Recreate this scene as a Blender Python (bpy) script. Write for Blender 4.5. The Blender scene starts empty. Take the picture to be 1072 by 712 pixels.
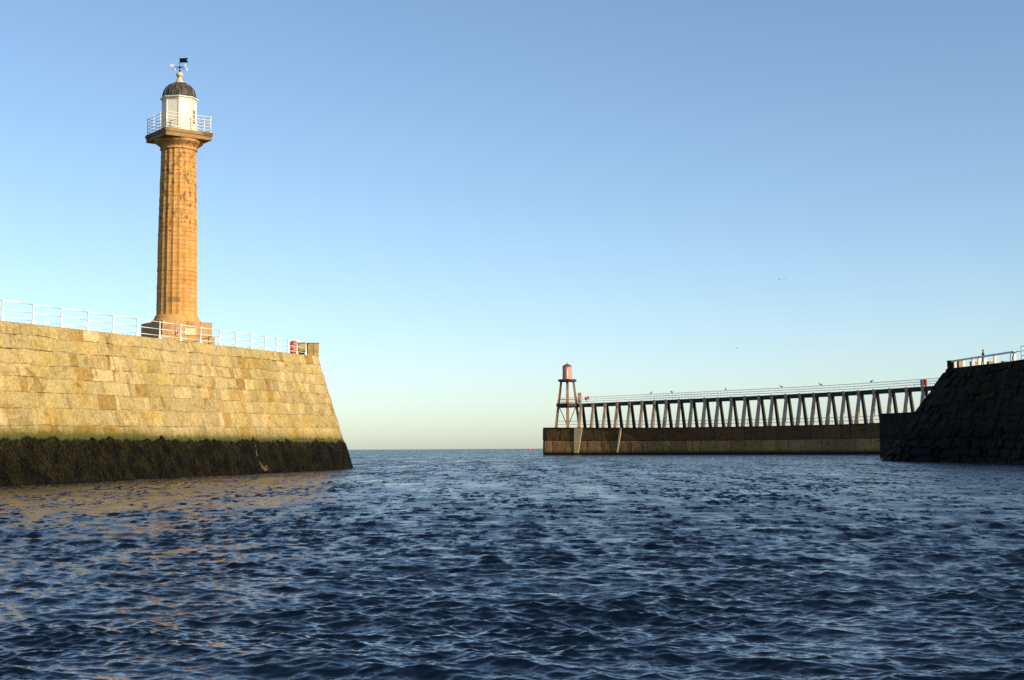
import bpy, math, random
import numpy as np
from mathutils import Vector, Matrix, Quaternion

random.seed(7)
rng = np.random.default_rng(11)
S = bpy.context.scene
COL = S.collection

# ------------------------------------------------------------------ camera
F = 1500.0                      # focal length in pixels of the 1072 px wide photograph
CAM = Vector((0, 0, 2.0))
PITCH = math.atan(113.9 / F)
ROLL = math.atan(0.0055)
_f = Vector((0, math.cos(PITCH), math.sin(PITCH)))
_r0 = Vector((1, 0, 0)); _u0 = Vector((0, -math.sin(PITCH), math.cos(PITCH)))
_r = _r0 * math.cos(ROLL) - _u0 * math.sin(ROLL)
_u = _u0 * math.cos(ROLL) + _r0 * math.sin(ROLL)
cd = bpy.data.cameras.new('camera')
cam = bpy.data.objects.new('camera', cd); COL.objects.link(cam)
cd.sensor_width = 36; cd.sensor_fit = 'HORIZONTAL'; cd.lens = 36 * F / 1072
cd.clip_start = 0.2; cd.clip_end = 60000
m = Matrix((_r, _u, -_f)).transposed().to_4x4(); m.translation = CAM
cam.matrix_world = m
S.camera = cam

def at(x, y, Y):
    """world point seen at photo pixel (x, y) at distance Y along the view axis of the world"""
    d = _r * ((x - 536) / F) + _u * ((356 - y) / F) + _f
    return CAM + d * (Y / d.y)

# ------------------------------------------------------------------ materials
class NT:
    def __init__(s, name):
        s.m = bpy.data.materials.new(name); s.m.use_nodes = True
        s.t = s.m.node_tree; s.n = s.t.nodes; s.n.clear()
        s.out = s.n.new('ShaderNodeOutputMaterial')
        s.b = s.n.new('ShaderNodeBsdfPrincipled')
        s.t.links.new(s.b.outputs[0], s.out.inputs[0])
    def new(s, kind, **kw):
        n = s.n.new('ShaderNode' + kind)
        for k, v in kw.items():
            if k in n.inputs.keys(): s.put(v, n.inputs[k])
            else: setattr(n, k, v)
        return n
    def put(s, v, sock):
        if hasattr(v, 'is_linked'): s.t.links.new(v, sock)
        else: sock.default_value = v
    def noise(s, scale, detail=4, rough=.55, vec=None, dist=0):
        n = s.new('TexNoise', Scale=scale, Detail=detail, Roughness=rough, Distortion=dist)
        if vec is not None: s.put(vec, n.inputs['Vector'])
        return n.outputs['Fac']
    def pos(s): return s.new('NewGeometry').outputs['Position']
    def scalev(s, v, sc):
        n = s.new('VectorMath', operation='MULTIPLY'); s.put(v, n.inputs[0]); n.inputs[1].default_value = sc
        return n.outputs[0]
    def math(s, op, a, b=0., c=0., clamp=False):
        n = s.new('Math', operation=op, use_clamp=clamp)
        s.put(a, n.inputs[0]); s.put(b, n.inputs[1]); s.put(c, n.inputs[2]); return n.outputs[0]
    def rng(s, v, a, b, c=0., d=1., smooth=True):
        n = s.new('MapRange'); n.interpolation_type = 'SMOOTHSTEP' if smooth else 'LINEAR'
        s.put(v, n.inputs['Value'])
        for k, q in (('From Min', a), ('From Max', b), ('To Min', c), ('To Max', d)): s.put(q, n.inputs[k])
        return n.outputs['Result']
    def mix(s, f, a, b, blend='MIX'):
        n = s.new('Mix', data_type='RGBA', blend_type=blend)
        s.put(f, n.inputs[0])
        for i, q in ((6, a), (7, b)):
            if not hasattr(q, 'is_linked') and len(q) == 3: q = (*q, 1)
            s.put(q, n.inputs[i])
        return n.outputs[2]
    def ramp(s, f, stops):
        n = s.new('ValToRGB'); e = n.color_ramp.elements
        while len(e) < len(stops): e.new(.5)
        for q, (p, c) in zip(e, stops): q.position = p; q.color = (*c, 1)
        s.put(f, n.inputs[0]); return n.outputs[0]
    def bump(s, h, strength=.5, dist=.05):
        n = s.new('Bump', Strength=strength, Distance=dist); s.put(h, n.inputs['Height'])
        s.put(n.outputs[0], s.b.inputs['Normal'])
    def col(s, c, rough=.8, spec=.3, metal=0.):
        if not hasattr(c, 'is_linked') and len(c) == 3: c = (*c, 1)
        s.put(c, s.b.inputs['Base Color']); s.put(rough, s.b.inputs['Roughness'])
        s.put(spec, s.b.inputs['Specular IOR Level']); s.put(metal, s.b.inputs['Metallic'])
        return s.m

def paint(name, c, rough=.5, var=.25, scale=6., spec=.4, dirt=(.25, .2, .14), dirt_amt=.35, metal=0.):
    t = NT(name); p = t.new('TexCoord').outputs['Object']
    n = t.noise(scale, 5, .6, p); n2 = t.noise(scale * .27, 4, .6, p)
    k = t.rng(n2, .48, .75, 0, dirt_amt)
    c2 = tuple(q * (1 - var) for q in c)
    col = t.mix(k, t.mix(n, c2, c), dirt)
    t.bump(n, .25, .01)
    return t.col(col, rough, spec, metal)

def block_stone(name, base, weed_top, algae=(.045, .055, .010), weed=(.006, .0055, .0035), moss=.5, spec=.15, stain=1., joint_dark=.4):
    """masonry with a tone per block (colour attribute), grain, rust stains, moss in the joints and a tide line of weed"""
    t = NT(name); p = t.pos()
    vc = t.new('VertexColor', layer_name='tone'); tone = vc.outputs['Color']; al = vc.outputs['Alpha']
    n1 = t.noise(.75, 7, .66, p); n2 = t.noise(4., 7, .7, p); n5 = t.noise(13., 4, .7, p)
    n3 = t.noise(.9, 6, .65, t.scalev(p, (1.3, 1.3, .22)))
    n4 = t.noise(.13, 4, .6, p); bed = t.noise(1.1, 5, .7, t.scalev(p, (.5, .5, 4.)), .6)
    c = t.mix(1., tone, base, 'MULTIPLY')
    c = t.mix(t.rng(n2, .36, .64, 0, .6 * stain), c, t.mix(1., c, (.60, .52, .42), 'MULTIPLY'))
    c = t.mix(t.rng(bed, .5, .66, 0, .5 * stain), c, t.mix(1., c, (.86, .68, .42), 'MULTIPLY'))
    c = t.mix(t.rng(n1, .52, .64, 0, .5 * stain), c, t.mix(1., c, (.66, .56, .40), 'MULTIPLY'))
    c = t.mix(t.rng(n5, .55, .72, 0, .35 * stain), c, t.mix(1., c, (1.25, 1.25, 1.2), 'MULTIPLY'))
    c = t.mix(t.rng(n3, .56, .70, 0, .55 * stain), c, tuple(q * .30 for q in base))
    n7 = t.noise(.45, 6, .7, t.scalev(p, (1, 1, 1.6)), .8)
    c = t.mix(t.rng(n7, .57, .66, 0, .6 * stain), c, t.mix(1., c, (.52, .44, .27), 'MULTIPLY'))
    c = t.mix(t.rng(n4, .42, .62, 0, moss), c, t.mix(1., c, (.78, .80, .52), 'MULTIPLY'))
    jm = t.rng(al, .75, .1)
    c = t.mix(t.math('MULTIPLY', jm, t.rng(n1, .40, .58, .0, 1.)), c, tuple(q * joint_dark for q in base))
    mo = t.noise(1.5, 6, .72, t.scalev(p, (1, 1, 1.8)))
    mo2 = t.math('ADD', mo, t.math('MULTIPLY', jm, .12))
    hi = t.new('SeparateXYZ'); t.put(p, hi.inputs[0]); mo2 = t.math('ADD', mo2, t.rng(hi.outputs[2], 6.5, 11., -.01, .05))
    c = t.mix(t.rng(mo2, .62, .70, 0, moss * 1.3), c, t.mix(.5, c, algae))
    z = t.new('SeparateXYZ'); t.put(p, z.inputs[0]); z = z.outputs[2]
    wn = t.noise(1.3, 6, .72, t.scalev(p, (1., 1., 1.1)))
    zz = t.math('ADD', z, t.math('MULTIPLY', t.math('SUBTRACT', wn, .5), .9))
    c = t.mix(t.rng(zz, weed_top + 1.25, weed_top + .1), c, t.mix(.65, c, algae))
    c = t.mix(t.rng(zz, weed_top + .55, weed_top + .05), c, algae)
    c = t.mix(t.rng(zz, weed_top + .05, weed_top - .22), c, weed)
    r = t.rng(zz, weed_top + .2, weed_top - .5, .9, .7)
    h = t.math('ADD', t.math('ADD', t.math('MULTIPLY', n2, .8), n1), t.math('MULTIPLY', n5, .25))
    t.bump(h, .7, .09)
    return t.col(c, r, spec)

M = {}
M['west_stone'] = block_stone('weathered_sandstone', (.505, .400, .190), 2.85, algae=(.065, .066, .013), moss=.5, stain=1.15)
M['east_stone'] = block_stone('shaded_sandstone', (.024, .020, .0155), 3.6, algae=(.008, .009, .005), weed=(.004, .0038, .0033), moss=.3, spec=.03, stain=.8)  # sandstone darkened: the shade of this pier is put into the colour
M['breakwater'] = block_stone('stained_concrete', (.37, .23, .11), .55, algae=(.05, .036, .015), weed=(.012, .011, .008), moss=.15, stain=1.5, joint_dark=.12)

def seaweed_mat():
    t = NT('bladder_wrack'); p = t.pos()
    n = t.noise(.8, 5, .65, p); n2 = t.noise(11., 3, .6, p)
    tone = t.new('VertexColor', layer_name='tone').outputs['Color']
    c = t.mix(t.rng(n, .35, .65), (.004, .0035, .0022), (.016, .014, .006))
    c = t.mix(t.rng(n2, .68, .74, 0, .5), c, (.07, .065, .045))
    c = t.mix(1., c, tone, 'MULTIPLY')
    return t.col(c, .7, .08)
M['weed'] = seaweed_mat()

def tower_stone():
    t = NT('tower_sandstone'); p = t.new('TexCoord').outputs['Object']
    tone = t.new('VertexColor', layer_name='tone').outputs['Color']
    n1 = t.noise(.9, 6, .62, p); n2 = t.noise(7., 5, .65, p); n3 = t.noise(2.6, 7, .72, t.scalev(p, (1, 1, .55)))
    c = t.mix(1., tone, (.55, .318, .112), 'MULTIPLY')
    c = t.mix(t.rng(n2, .3, .75, 0, .45), c, t.mix(1., c, (.7, .6, .48), 'MULTIPLY'))
    c = t.mix(t.rng(n1, .45, .62, 0, .6), c, t.mix(1., c, (.95, .72, .48), 'MULTIPLY'))
    n6 = t.noise(2.2, 6, .7, t.scalev(p, (1, 1, 3.)))
    c = t.mix(t.rng(n6, .58, .68, 0, .6), c, t.mix(1., c, (.55, .42, .3), 'MULTIPLY'))
    z = t.new('SeparateXYZ'); t.put(p, z.inputs[0]); z = z.outputs[2]
    up = t.rng(z, 6.0, 13.5, .0, 1.)
    th = t.math('SUBTRACT', .625, t.math('MULTIPLY', up, .10))
    c = t.mix(t.math('MULTIPLY', t.rng(n3, th, t.math('ADD', th, .05)), .75), c, (.085, .058, .035))
    h = t.math('ADD', t.math('MULTIPLY', n2, .5), n1)
    t.bump(h, .7, .06)
    return t.col(c, .88, .2)
M['tower'] = tower_stone()
M['cap_stone'] = paint('abacus_sandstone', (.40, .24, .10), .9, .5, 2.2, .2, (.08, .055, .035), 1.)
M['plinth_stone'] = paint('plinth_sandstone', (.52, .32, .14), .9, .4, 3., .2, (.18, .10, .05), .6)
M['pale_stone'] = paint('pale_panel', (.62, .50, .30), .8, .15, 4., .2, (.4, .3, .2), .3)
M['white'] = paint('white_paint', (.80, .79, .76), .45, .10, 4., .4, (.55, .45, .33), .35)
M['cream'] = paint('cream_paint', (.80, .76, .64), .5, .12, 3., .35, (.5, .38, .22), .35)
M['deck'] = paint('worn_paving', (.30, .24, .16), .9, .4, 1.2, .2, (.14, .12, .07), .6)
M['glass'] = NT('dark_glass').col((.03, .035, .04), .08, .5)
M['iron'] = paint('black_iron', (.018, .017, .017), .7, .3, 5., .15, (.06, .03, .02), .4)
M['slate'] = None
def dome_mat():
    t = NT('dull_lead'); p = t.new('TexCoord').outputs['Object']
    n = t.noise(2.6, 6, .65, t.scalev(p, (1, 1, .35))); n2 = t.noise(9, 4, .6, p)
    c = t.ramp(n, [(.36, (.02, .019, .02)), (.50, (.055, .046, .040)), (.60, (.12, .095, .075)), (.70, (.34, .28, .23))])
    t.bump(n2, .4, .02)
    return t.col(c, .6, .35)
M['lead'] = dome_mat()
M['orange'] = paint('orange_gloss', (.76, .11, .03), .4, .2, 4., .4, (.35, .1, .05), .3)
M['red'] = paint('signal_red', (.62, .10, .055), .5, .2, 3., .4, (.45, .2, .14), .4)
M['red_pale'] = paint('sun_bleached_red', (.80, .26, .195), .55, .2, 2., .35, (.5, .22, .15), .5)
M['rust'] = paint('rusty_orange', (.48, .20, .06), .8, .4, 3., .2, (.2, .07, .03), .6)
M['pale_concrete'] = paint('pale_concrete', (.47, .38, .275), .9, .4, 1.0, .2, (.15, .10, .06), .95)
M['sunlit_concrete'] = paint('sunlit_concrete', (.60, .46, .27), .9, .4, 1.2, .2, (.3, .2, .1), .7)  # bright colour for the streaks of sun painted on the breakwater
M['scar'] = paint('worn_scar', (.20, .13, .07), .9, .5, 3., .1, (.05, .04, .02), .9)
M['brown_timber'] = paint('brown_timber', (.36, .22, .13), .85, .5, 1.4, .2, (.10, .05, .03), .9)
M['dark_timber_and_shade'] = paint('tarred_timber_and_shade', (.040, .038, .036), .75, .4, 1.5, .25, (.08, .06, .045), .5)  # tarred deck and platforms; on the far trestle legs the dark is painted shade
M['grey_metal'] = paint('galvanised_steel', (.34, .36, .38), .45, .2, 5., .5, (.2, .16, .12), .3, .3)
M['skin'] = NT('skin').col((.50, .29, .22), .6, .3)
M['coat'] = paint('dark_coat', (.035, .028, .03), .9, .3, 8., .2)
M['trousers'] = paint('brown_trousers', (.12, .075, .05), .9, .3, 8., .2)
M['hat'] = paint('pink_hat', (.50, .20, .20), .9, .2, 8., .2)
M['gull_dark'] = paint('dark_plumage', (.04, .042, .045), .8, .3, 9., .2)
M['gull_grey'] = paint('grey_plumage', (.30, .31, .33), .8, .3, 9., .2)
M['tan_wall'] = paint('tan_rubble', (.46, .31, .17), .9, .4, 1.6, .2, (.2, .13, .07), .6)

# ------------------------------------------------------------------ mesh helpers
class MB:
    def __init__(s): s.v = []; s.f = []; s.c = []; s.mi = []
    def add(s, vs, fs, tone=(1, 1, 1), mi=0):
        o = len(s.v); s.v += [tuple(q) for q in vs]
        for f in fs: s.f.append(tuple(i + o for i in f)); s.c.append(tone); s.mi.append(mi)
    def box(s, c, size, rot=None, tone=(1, 1, 1), taper=1., bevel=0.):
        """box; with a bevel its edges are chamfered"""
        hx, hy, hz = (q / 2 for q in size); c = Vector(c)
        R = rot if rot is not None else Matrix.Identity(3)
        b = min(bevel, hx * .9, hy * .9, hz * .9)
        def P(x, y, z):
            k = taper if z > 0 else 1.
            return c + R @ Vector((x * k, y * k, z))
        if b <= 0:
            vs = [P(x, y, z) for z in (-hz, hz) for x, y in ((-hx, -hy), (hx, -hy), (hx, hy), (-hx, hy))]
            s.add(vs, [(3, 2, 1, 0), (4, 5, 6, 7), (0, 1, 5, 4), (1, 2, 6, 5), (2, 3, 7, 6), (3, 0, 4, 7)], tone)
            return
        rings = []
        for z, ins in ((-hz, b), (-hz + b, 0), (hz - b, 0), (hz, b)):
            x, y = hx - ins, hy - ins
            q = [(-x + b, -y), (x - b, -y), (x, -y + b), (x, y - b), (x - b, y), (-x + b, y), (-x, y - b), (-x, -y + b)]
            rings.append([P(a, d, z) for a, d in q])
        vs = sum(rings, []); fs = [tuple(range(7, -1, -1)), tuple(range(24, 32))]
        for k in range(3):
            for i in range(8):
                j = (i + 1) % 8; fs.append((k * 8 + i, k * 8 + j, k * 8 + 8 + j, k * 8 + 8 + i))
        s.add(vs, fs, tone)
    def tube(s, a, b, r0, r1=None, n=8, tone=(1, 1, 1), caps=True, twist=0.):
        a = Vector(a); b = Vector(b); r1 = r0 if r1 is None else r1
        d = (b - a).normalized(); up = Vector((0, 0, 1)) if abs(d.z) < .95 else Vector((0, 1, 0))
        x = d.cross(up).normalized(); y = x.cross(d).normalized() * -1
        vs = []
        for p, r in ((a, r0), (b, r1)):
            for i in range(n):
                t = 2 * math.pi * i / n + twist; vs.append(p + x * (r * math.cos(t)) + y * (r * math.sin(t)))
        fs = [(i, (i + 1) % n, n + (i + 1) % n, n + i) for i in range(n)]
        if caps: fs += [tuple(range(n - 1, -1, -1)), tuple(range(n, 2 * n))]
        s.add(vs, fs, tone)
    def beam(s, a, b, w, h, w2=None, h2=None, tone=(1, 1, 1), side=None):
        """rectangular bar from a to b; `side` is the direction its width runs along"""
        a = Vector(a); b = Vector(b); d = (b - a).normalized()
        x = Vector(side) if side is not None else d.cross(Vector((0, 0, 1)))
        x = (x - d * x.dot(d)).normalized(); y = d.cross(x).normalized()
        w2 = w if w2 is None else w2; h2 = h if h2 is None else h2
        vs = []
        for p, W, H in ((a, w, h), (b, w2, h2)):
            for i, j in ((-1, -1), (1, -1), (1, 1), (-1, 1)): vs.append(p + x * (i * W / 2) + y * (j * H / 2))
        s.add(vs, [(3, 2, 1, 0), (4, 5, 6, 7), (0, 1, 5, 4), (1, 2, 6, 5), (2, 3, 7, 6), (3, 0, 4, 7)], tone)
    def lathe(s, prof, n=24, c=(0, 0, 0), tone=(1, 1, 1), phase=0., sx=1., sy=1.):
        c = Vector(c); vs = []
        for r, z in prof:
            for i in range(n):
                t = 2 * math.pi * i / n + phase; vs.append(c + Vector((r * sx * math.cos(t), r * sy * math.sin(t), z)))
        fs = []
        for k in range(len(prof) - 1):
            for i in range(n):
                j = (i + 1) % n; fs.append((k * n + i, k * n + j, k * n + n + j, k * n + n + i))
        fs += [tuple(range(n - 1, -1, -1)), tuple(range((len(prof) - 1) * n, len(prof) * n))]
        s.add(vs, fs, tone)
    def ring(s, c, R, r, ax=Vector((0, 1, 0)), n=24, k=8, seg=None):
        ax = ax.normalized(); u = ax.orthogonal().normalized(); w = ax.cross(u)
        vs = []; c = Vector(c)
        for i in range(n):
            t = 2 * math.pi * i / n; d = u * math.cos(t) + w * math.sin(t)
            for j in range(k):
                p = 2 * math.pi * j / k; vs.append(c + d * (R + r * math.cos(p)) + ax * (r * math.sin(p)))
        for i in range(n):
            i2 = (i + 1) % n
            fs = [(i * k + j, i2 * k + j, i2 * k + (j + 1) % k, i * k + (j + 1) % k) for j in range(k)]
            o = len(s.v) if i == 0 else o
            if i == 0: s.v += [tuple(q) for q in vs]
            for f in fs:
                s.f.append(tuple(q + o for q in f)); s.c.append((1, 1, 1)); s.mi.append(0 if seg is None else seg(i))
    def prism(s, poly, z0, z1, tone=(1, 1, 1)):
        n = len(poly); vs = [(x, y, z0) for x, y in poly] + [(x, y, z1) for x, y in poly]
        s.add(vs, [tuple(range(n - 1, -1, -1)), tuple(range(n, 2 * n))] + [(i, (i + 1) % n, n + (i + 1) % n, n + i) for i in range(n)], tone)
    def build(s, name, mats, parent=None, smooth=False, loc=None):
        me = bpy.data.meshes.new(name); me.from_pydata(s.v, [], s.f); me.update()
        for q in (mats if isinstance(mats, (list, tuple)) else [mats]): me.materials.append(q)
        ca = me.color_attributes.new('tone', 'FLOAT_COLOR', 'CORNER')
        lens = np.array([len(f) for f in s.f])
        if any(len(c) == 2 for c in s.c):
            cc = np.array([(*c[0], a) if len(c) == 2 else (*c[:3], 1.) for c, l in zip(s.c, lens) for a in (c[1] if len(c) == 2 else [1.] * l)], np.float32)
        else: cc = np.repeat(np.array([(*c[:3], 1.) for c in s.c], np.float32), lens, axis=0)
        ca.data.foreach_set('color', cc.ravel())
        me.polygons.foreach_set('material_index', np.array(s.mi, np.int32))
        if smooth: me.polygons.foreach_set('use_smooth', np.ones(len(s.f), bool))
        o = bpy.data.objects.new(name, me); COL.objects.link(o)
        if parent is not None: o.parent = parent
        if loc is not None: o.location = loc
        return o

def tag(o, label=None, cat=None, group=None, kind=None):
    if label: o['label'] = label
    if cat: o['category'] = cat
    if group: o['group'] = group
    if kind: o['kind'] = kind
    return o
def empty(name, label, cat, loc=(0, 0, 0), rz=0., group=None):
    o = bpy.data.objects.new(name, None); COL.objects.link(o); o.location = loc; o.rotation_euler = (0, 0, rz)
    o.empty_display_size = .2
    return tag(o, label, cat, group)
def rotz(a): return Matrix.Rotation(a, 3, 'Z')
def dup_part(src, parent, loc, rz=None):
    c = src.copy(); COL.objects.link(c); c.parent = parent; c.location = loc
    if rz is not None: c.rotation_euler = (0, 0, rz)
    return c

# ------------------------------------------------------------------ masonry walls
class Path:
    """plan curve of a wall's foot (outside on its right), resampled by arc length"""
    def __init__(s, pts, closed=False):
        s.p = [Vector((x, y)) for x, y in pts]
        s.L = [0.]
        for a, b in zip(s.p, s.p[1:]): s.L.append(s.L[-1] + (b - a).length)
        s.len = s.L[-1]
        s.nr = []
        for i in range(len(s.p)):
            a = s.p[max(i - 1, 0)]; b = s.p[min(i + 1, len(s.p) - 1)]
            d = (b - a).normalized(); s.nr.append(Vector((d.y, -d.x)))
    def at(s, u):
        u = min(max(u, 0), s.len - 1e-6)
        lo = 0; hi = len(s.L) - 1
        while hi - lo > 1:
            k = (lo + hi) // 2
            if s.L[k] <= u: lo = k
            else: hi = k
        t = (u - s.L[lo]) / max(s.L[lo + 1] - s.L[lo], 1e-9)
        n = s.nr[lo].lerp(s.nr[lo + 1], t)
        return s.p[lo].lerp(s.p[lo + 1], t), n.normalized()

def vnoise(seed, n=512):
    r = np.random.default_rng(seed); t = r.uniform(-1, 1, (n, n))
    def f(x, y):
        xi, yi = int(math.floor(x)), int(math.floor(y)); a, b = x - xi, y - yi
        a = a * a * (3 - 2 * a); b = b * b * (3 - 2 * b)
        q = lambda i, j: t[(xi + i) % n, (yi + j) % n]
        return (q(0, 0) * (1 - a) + q(1, 0) * a) * (1 - b) + (q(0, 1) * (1 - a) + q(1, 1) * a) * b
    return f
VN = vnoise(77)
def masonry(mb, path, top, batter, courses, lens, tones, z0=-1.5, joint=.05, proud=(-.03, .06), inset=.05, seg=.45, rows=4, wear=.05, jit=.05, fine=None, lean=0.):
    """courses of separate dressed blocks with recessed joints, worn edges, and a projection and tone each"""
    ncs = len(courses); tot = sum(courses); acc = 0.; R = random.Random(5)
    def S3(u, k, off):
        p, n = path.at(u); T = top(u)
        z = z0 + (T - z0) * k
        bt_ = batter(u) if callable(batter) else batter
        q = p - n * (bt_ * z) + n * off
        return (q.x, q.y, z)
    def wob(u, k): return .006 * jit / .05 * VN(u * .35, k * 40) if 0 < k < 1 else 0
    for ci, ch in enumerate(courses):
        k0 = acc / tot; acc += ch; k1 = acc / tot
        u = -R.uniform(0, lens[0])
        lean0 = R.uniform(-jit, jit)
        while u < path.len:
            L = R.uniform(*lens)
            if R.random() < .14: L *= .5
            if R.random() < .07: L *= 1.5
            a, b = u, u + L; u += L; lean1 = R.uniform(-jit, jit) * 1.6
            la, lb = lean0, lean1; lean0 = lean1
            if b < .1 or a > path.len - .1: continue
            T = top(max((a + b) / 2, 0)); hh = (T - z0) * (k1 - k0)
            off = R.uniform(*proud); tone = tones(R, ci, ncs)
            if R.random() < .06: off -= .07
            coarse = fine is not None and not (fine[0] < (a + b) / 2 < fine[1])
            n = max(1, int(math.ceil((b - a) / (1.6 if coarse else seg)))); rw = 1 if coarse else rows
            iu = min(inset * R.uniform(.6, 1.5), (b - a) * .3) / (b - a); ik = min(inset * R.uniform(.6, 1.4) / hh, .25)
            ss = [0] + [iu + (1 - 2 * iu) * i / n for i in range(n + 1)] + [1]
            ts = [0] + [ik + (1 - 2 * ik) * j / rw for j in range(rw + 1)] + [1]
            W = len(ss); H_ = len(ts); vs = []; al = []
            tx, ty = R.uniform(-.02, .02), R.uniform(-.025, .025)
            for j, t in enumerate(ts):
                for i, q in enumerate(ss):
                    edge = j in (0, H_ - 1) or i in (0, W - 1)
                    uu = a + lb * 0 + (b - a) * q + (la * (1 - q) + lb * q) * (t - .5) * 2 + lean * (t - .5)
                    uu = min(max(uu, 0), path.len)
                    k = k0 + (k1 - k0) * t
                    k += (wob(uu, k0) * (1 - t) + wob(uu, k1) * t)
                    if edge: o = -joint; al.append(0.)
                    else:
                        near = min(j - 1, H_ - 2 - j, i - 1, W - 2 - i)
                        w = VN(uu * 2.7 + ci * 13.7, t * 3 + ci * 5.1)
                        o = off + tx * (q - .5) * 2 + ty * (t - .5) * 2 + .018 * w + .012 * VN(uu * 7 + ci * 3, t * 7)
                        if near == 0: o -= wear * max(0, VN(uu * 1.9 + 31, t * 2 + ci * 3.3) + .1)
                        al.append(1.)
                    vs.append(S3(uu, k, o))
            base = len(mb.v); mb.v += vs
            for j in range(H_ - 1):
                for i in range(W - 1):
                    f = (j * W + i, j * W + i + 1, (j + 1) * W + i + 1, (j + 1) * W + i)
                    mb.f.append(tuple(x + base for x in f)); mb.mi.append(0)
                    mb.c.append((tone, [al[x] for x in f]))
    return S3

def wall_top(path, top, batter, inner_drop=0.):
    out = []
    for i, p in enumerate(path.p):
        T = top(path.L[i]); q = p - path.nr[i] * (batter * T + .05); out.append((q.x, q.y, T))
    return out

# ================================================================== WEST PIER (left)
B = .31
a0 = Vector((-30.3, 84.7)); a1 = Vector((-21.8, 128.0)); dW = (a1 - a0).normalized()
start = a0 - dW * 50
nose = a0 + dW * ((151 - 84.7) / dW.y)
pts = [tuple(start + dW * (q * ((nose - start).length) / 40)) for q in range(41)]
left = Vector((-dW.y, dW.x)); Rn = 10.
ctr = nose + left * Rn
for i in range(1, 25):
    t = math.pi * i / 24
    p = ctr + (-left) * (Rn * math.cos(t)) + dW * (Rn * math.sin(t)); pts.append(tuple(p))
far0 = Vector(pts[-1])
pts += [tuple(far0 - dW * (117. * q / 20)) for q in range(1, 21)]
wp = Path(pts)
u_a0 = 50.
def west_top(u):
    if u > (nose - start).length: u = (nose - start).length
    # pier top rises gently towards its head
    return 10.15 + 1.25 * (u - u_a0) / 47.0 if u < 150 else 12
u_head = (nose - start).length
_t_head = west_top(u_head)
def west_top2(u):
    if u <= u_head: return west_top(u)
    arc = math.pi * Rn
    if u <= u_head + arc: return _t_head
    return west_top(max(u_head - (u - u_head - arc), 0))

west_pier = empty('stone_pier', 'long pale sandstone harbour pier with rounded head, carrying the tall lighthouse', 'pier', (start.x, start.y, 0))
bld = Vector((start.x, start.y, 0))
def wtone(R, ci, n):
    k = R.uniform(.78, 1.02); w = R.uniform(-1, 1)
    c = [k * (1 + .03 * w), k, k * (1 - .10 * w)]
    r = R.random()
    if r < .07: c = [k * .80, k * .68, k * .48]
    elif r < .22: c = [k * 1.12, k * 1.15, k * 1.28]
    elif r < .27: c = [k * .98, k * .84, k * .62]
    return tuple(c)
mb = MB()
cs = [1.05, 1.0, 1.0, 1.05] + [1.12, 1.15, 1.0, .98, .9, .95, .92, .85]
wS = masonry(mb, wp, west_top2, B, cs, (.9, 2.8), wtone, fine=(38, 215), inset=.05, joint=.035, jit=.05, wear=.10, lean=.25, proud=(-.02, .035))
mb.v = [(x - bld.x, y - bld.y, z) for x, y, z in mb.v]
mb.build('masonry_wall', M['west_stone'], west_pier)
# paved top
tp = wall_top(wp, west_top2, B)
n = len(tp); mbt = MB()
half = n // 2
for i in range(half):
    j = n - 1 - i
    if i + 1 < j - 1 or True:
        a, b2, c2, d2 = tp[i], tp[i + 1], tp[j - 1], tp[j]
        if i + 1 == j - 1: mbt.add([a, b2, d2], [(0, 1, 2)])
        elif i + 1 < j: mbt.add([a, b2, c2, d2], [(0, 1, 2, 3)])
mbt.v = [(x - bld.x, y - bld.y, z - .02) for x, y, z in mbt.v]
mbt.build('paving', M['deck'], west_pier)
# hanging weed: thousands of tapering fronds over the tidal band
def fronds(name, path, top, batter, u0, u1, count, ztop, parent, base, mat, seed):
    r = np.random.default_rng(seed)
    vs = []; fs = []; tn = []
    us = r.uniform(u0, u1, count)
    for u in us:
        p, nn = path.at(u); t2 = Vector((-nn.y, nn.x))
        hz = ztop + .13 * math.sin(u * .7) + .10 * math.sin(u * 2.3 + 1) + .07 * math.sin(u * 5.1) + .14 * VN(u * 1.7, 3.3) + .05 * r.uniform(-1, 1)
        z = -.35 + (hz + .35) * math.sqrt(r.random()) if r.random() < .4 else r.uniform(-.2, hz)
        L = r.uniform(.14, .40); w = r.uniform(.015, .05); out = r.uniform(.03, .13); sw = r.uniform(-.1, .1)
        pr = []
        for q, ww, oo in ((0, .5, .0), (.35, 1., .9), (.75, .9, 1.), (1.05, .1, .75)):
            zz = z - L * q
            c = p - nn * (batter * zz) + nn * (.03 + out * oo) + t2 * (sw * q)
            pr.append((c, zz, w * ww))
        o = len(vs)
        for c, zz, ww in pr:
            vs.append((c.x + t2.x * ww - base.x, c.y + t2.y * ww - base.y, zz)); vs.append((c.x - t2.x * ww - base.x, c.y - t2.y * ww - base.y, zz))
        k = r.uniform(.4, 1.7) * (1 + 3. * max(0, z - hz + .25)); g = 1 + .35 * max(0, z - hz + .4)
        for i in range(3):
            fs.append((o + 2 * i, o + 2 * i + 2, o + 2 * i + 3, o + 2 * i + 1)); tn.append((k, k * g, k * .8))
    q = MB(); q.v = vs; q.f = fs; q.c = tn; q.mi = [0] * len(fs)
    ob = q.build(name, mat, parent); ob['kind'] = 'stuff'; return ob
fronds('seaweed', wp, west_top2, B, 35, u_head + 14, 80000, 2.80, west_pier, bld, M['weed'], 3)

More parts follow.
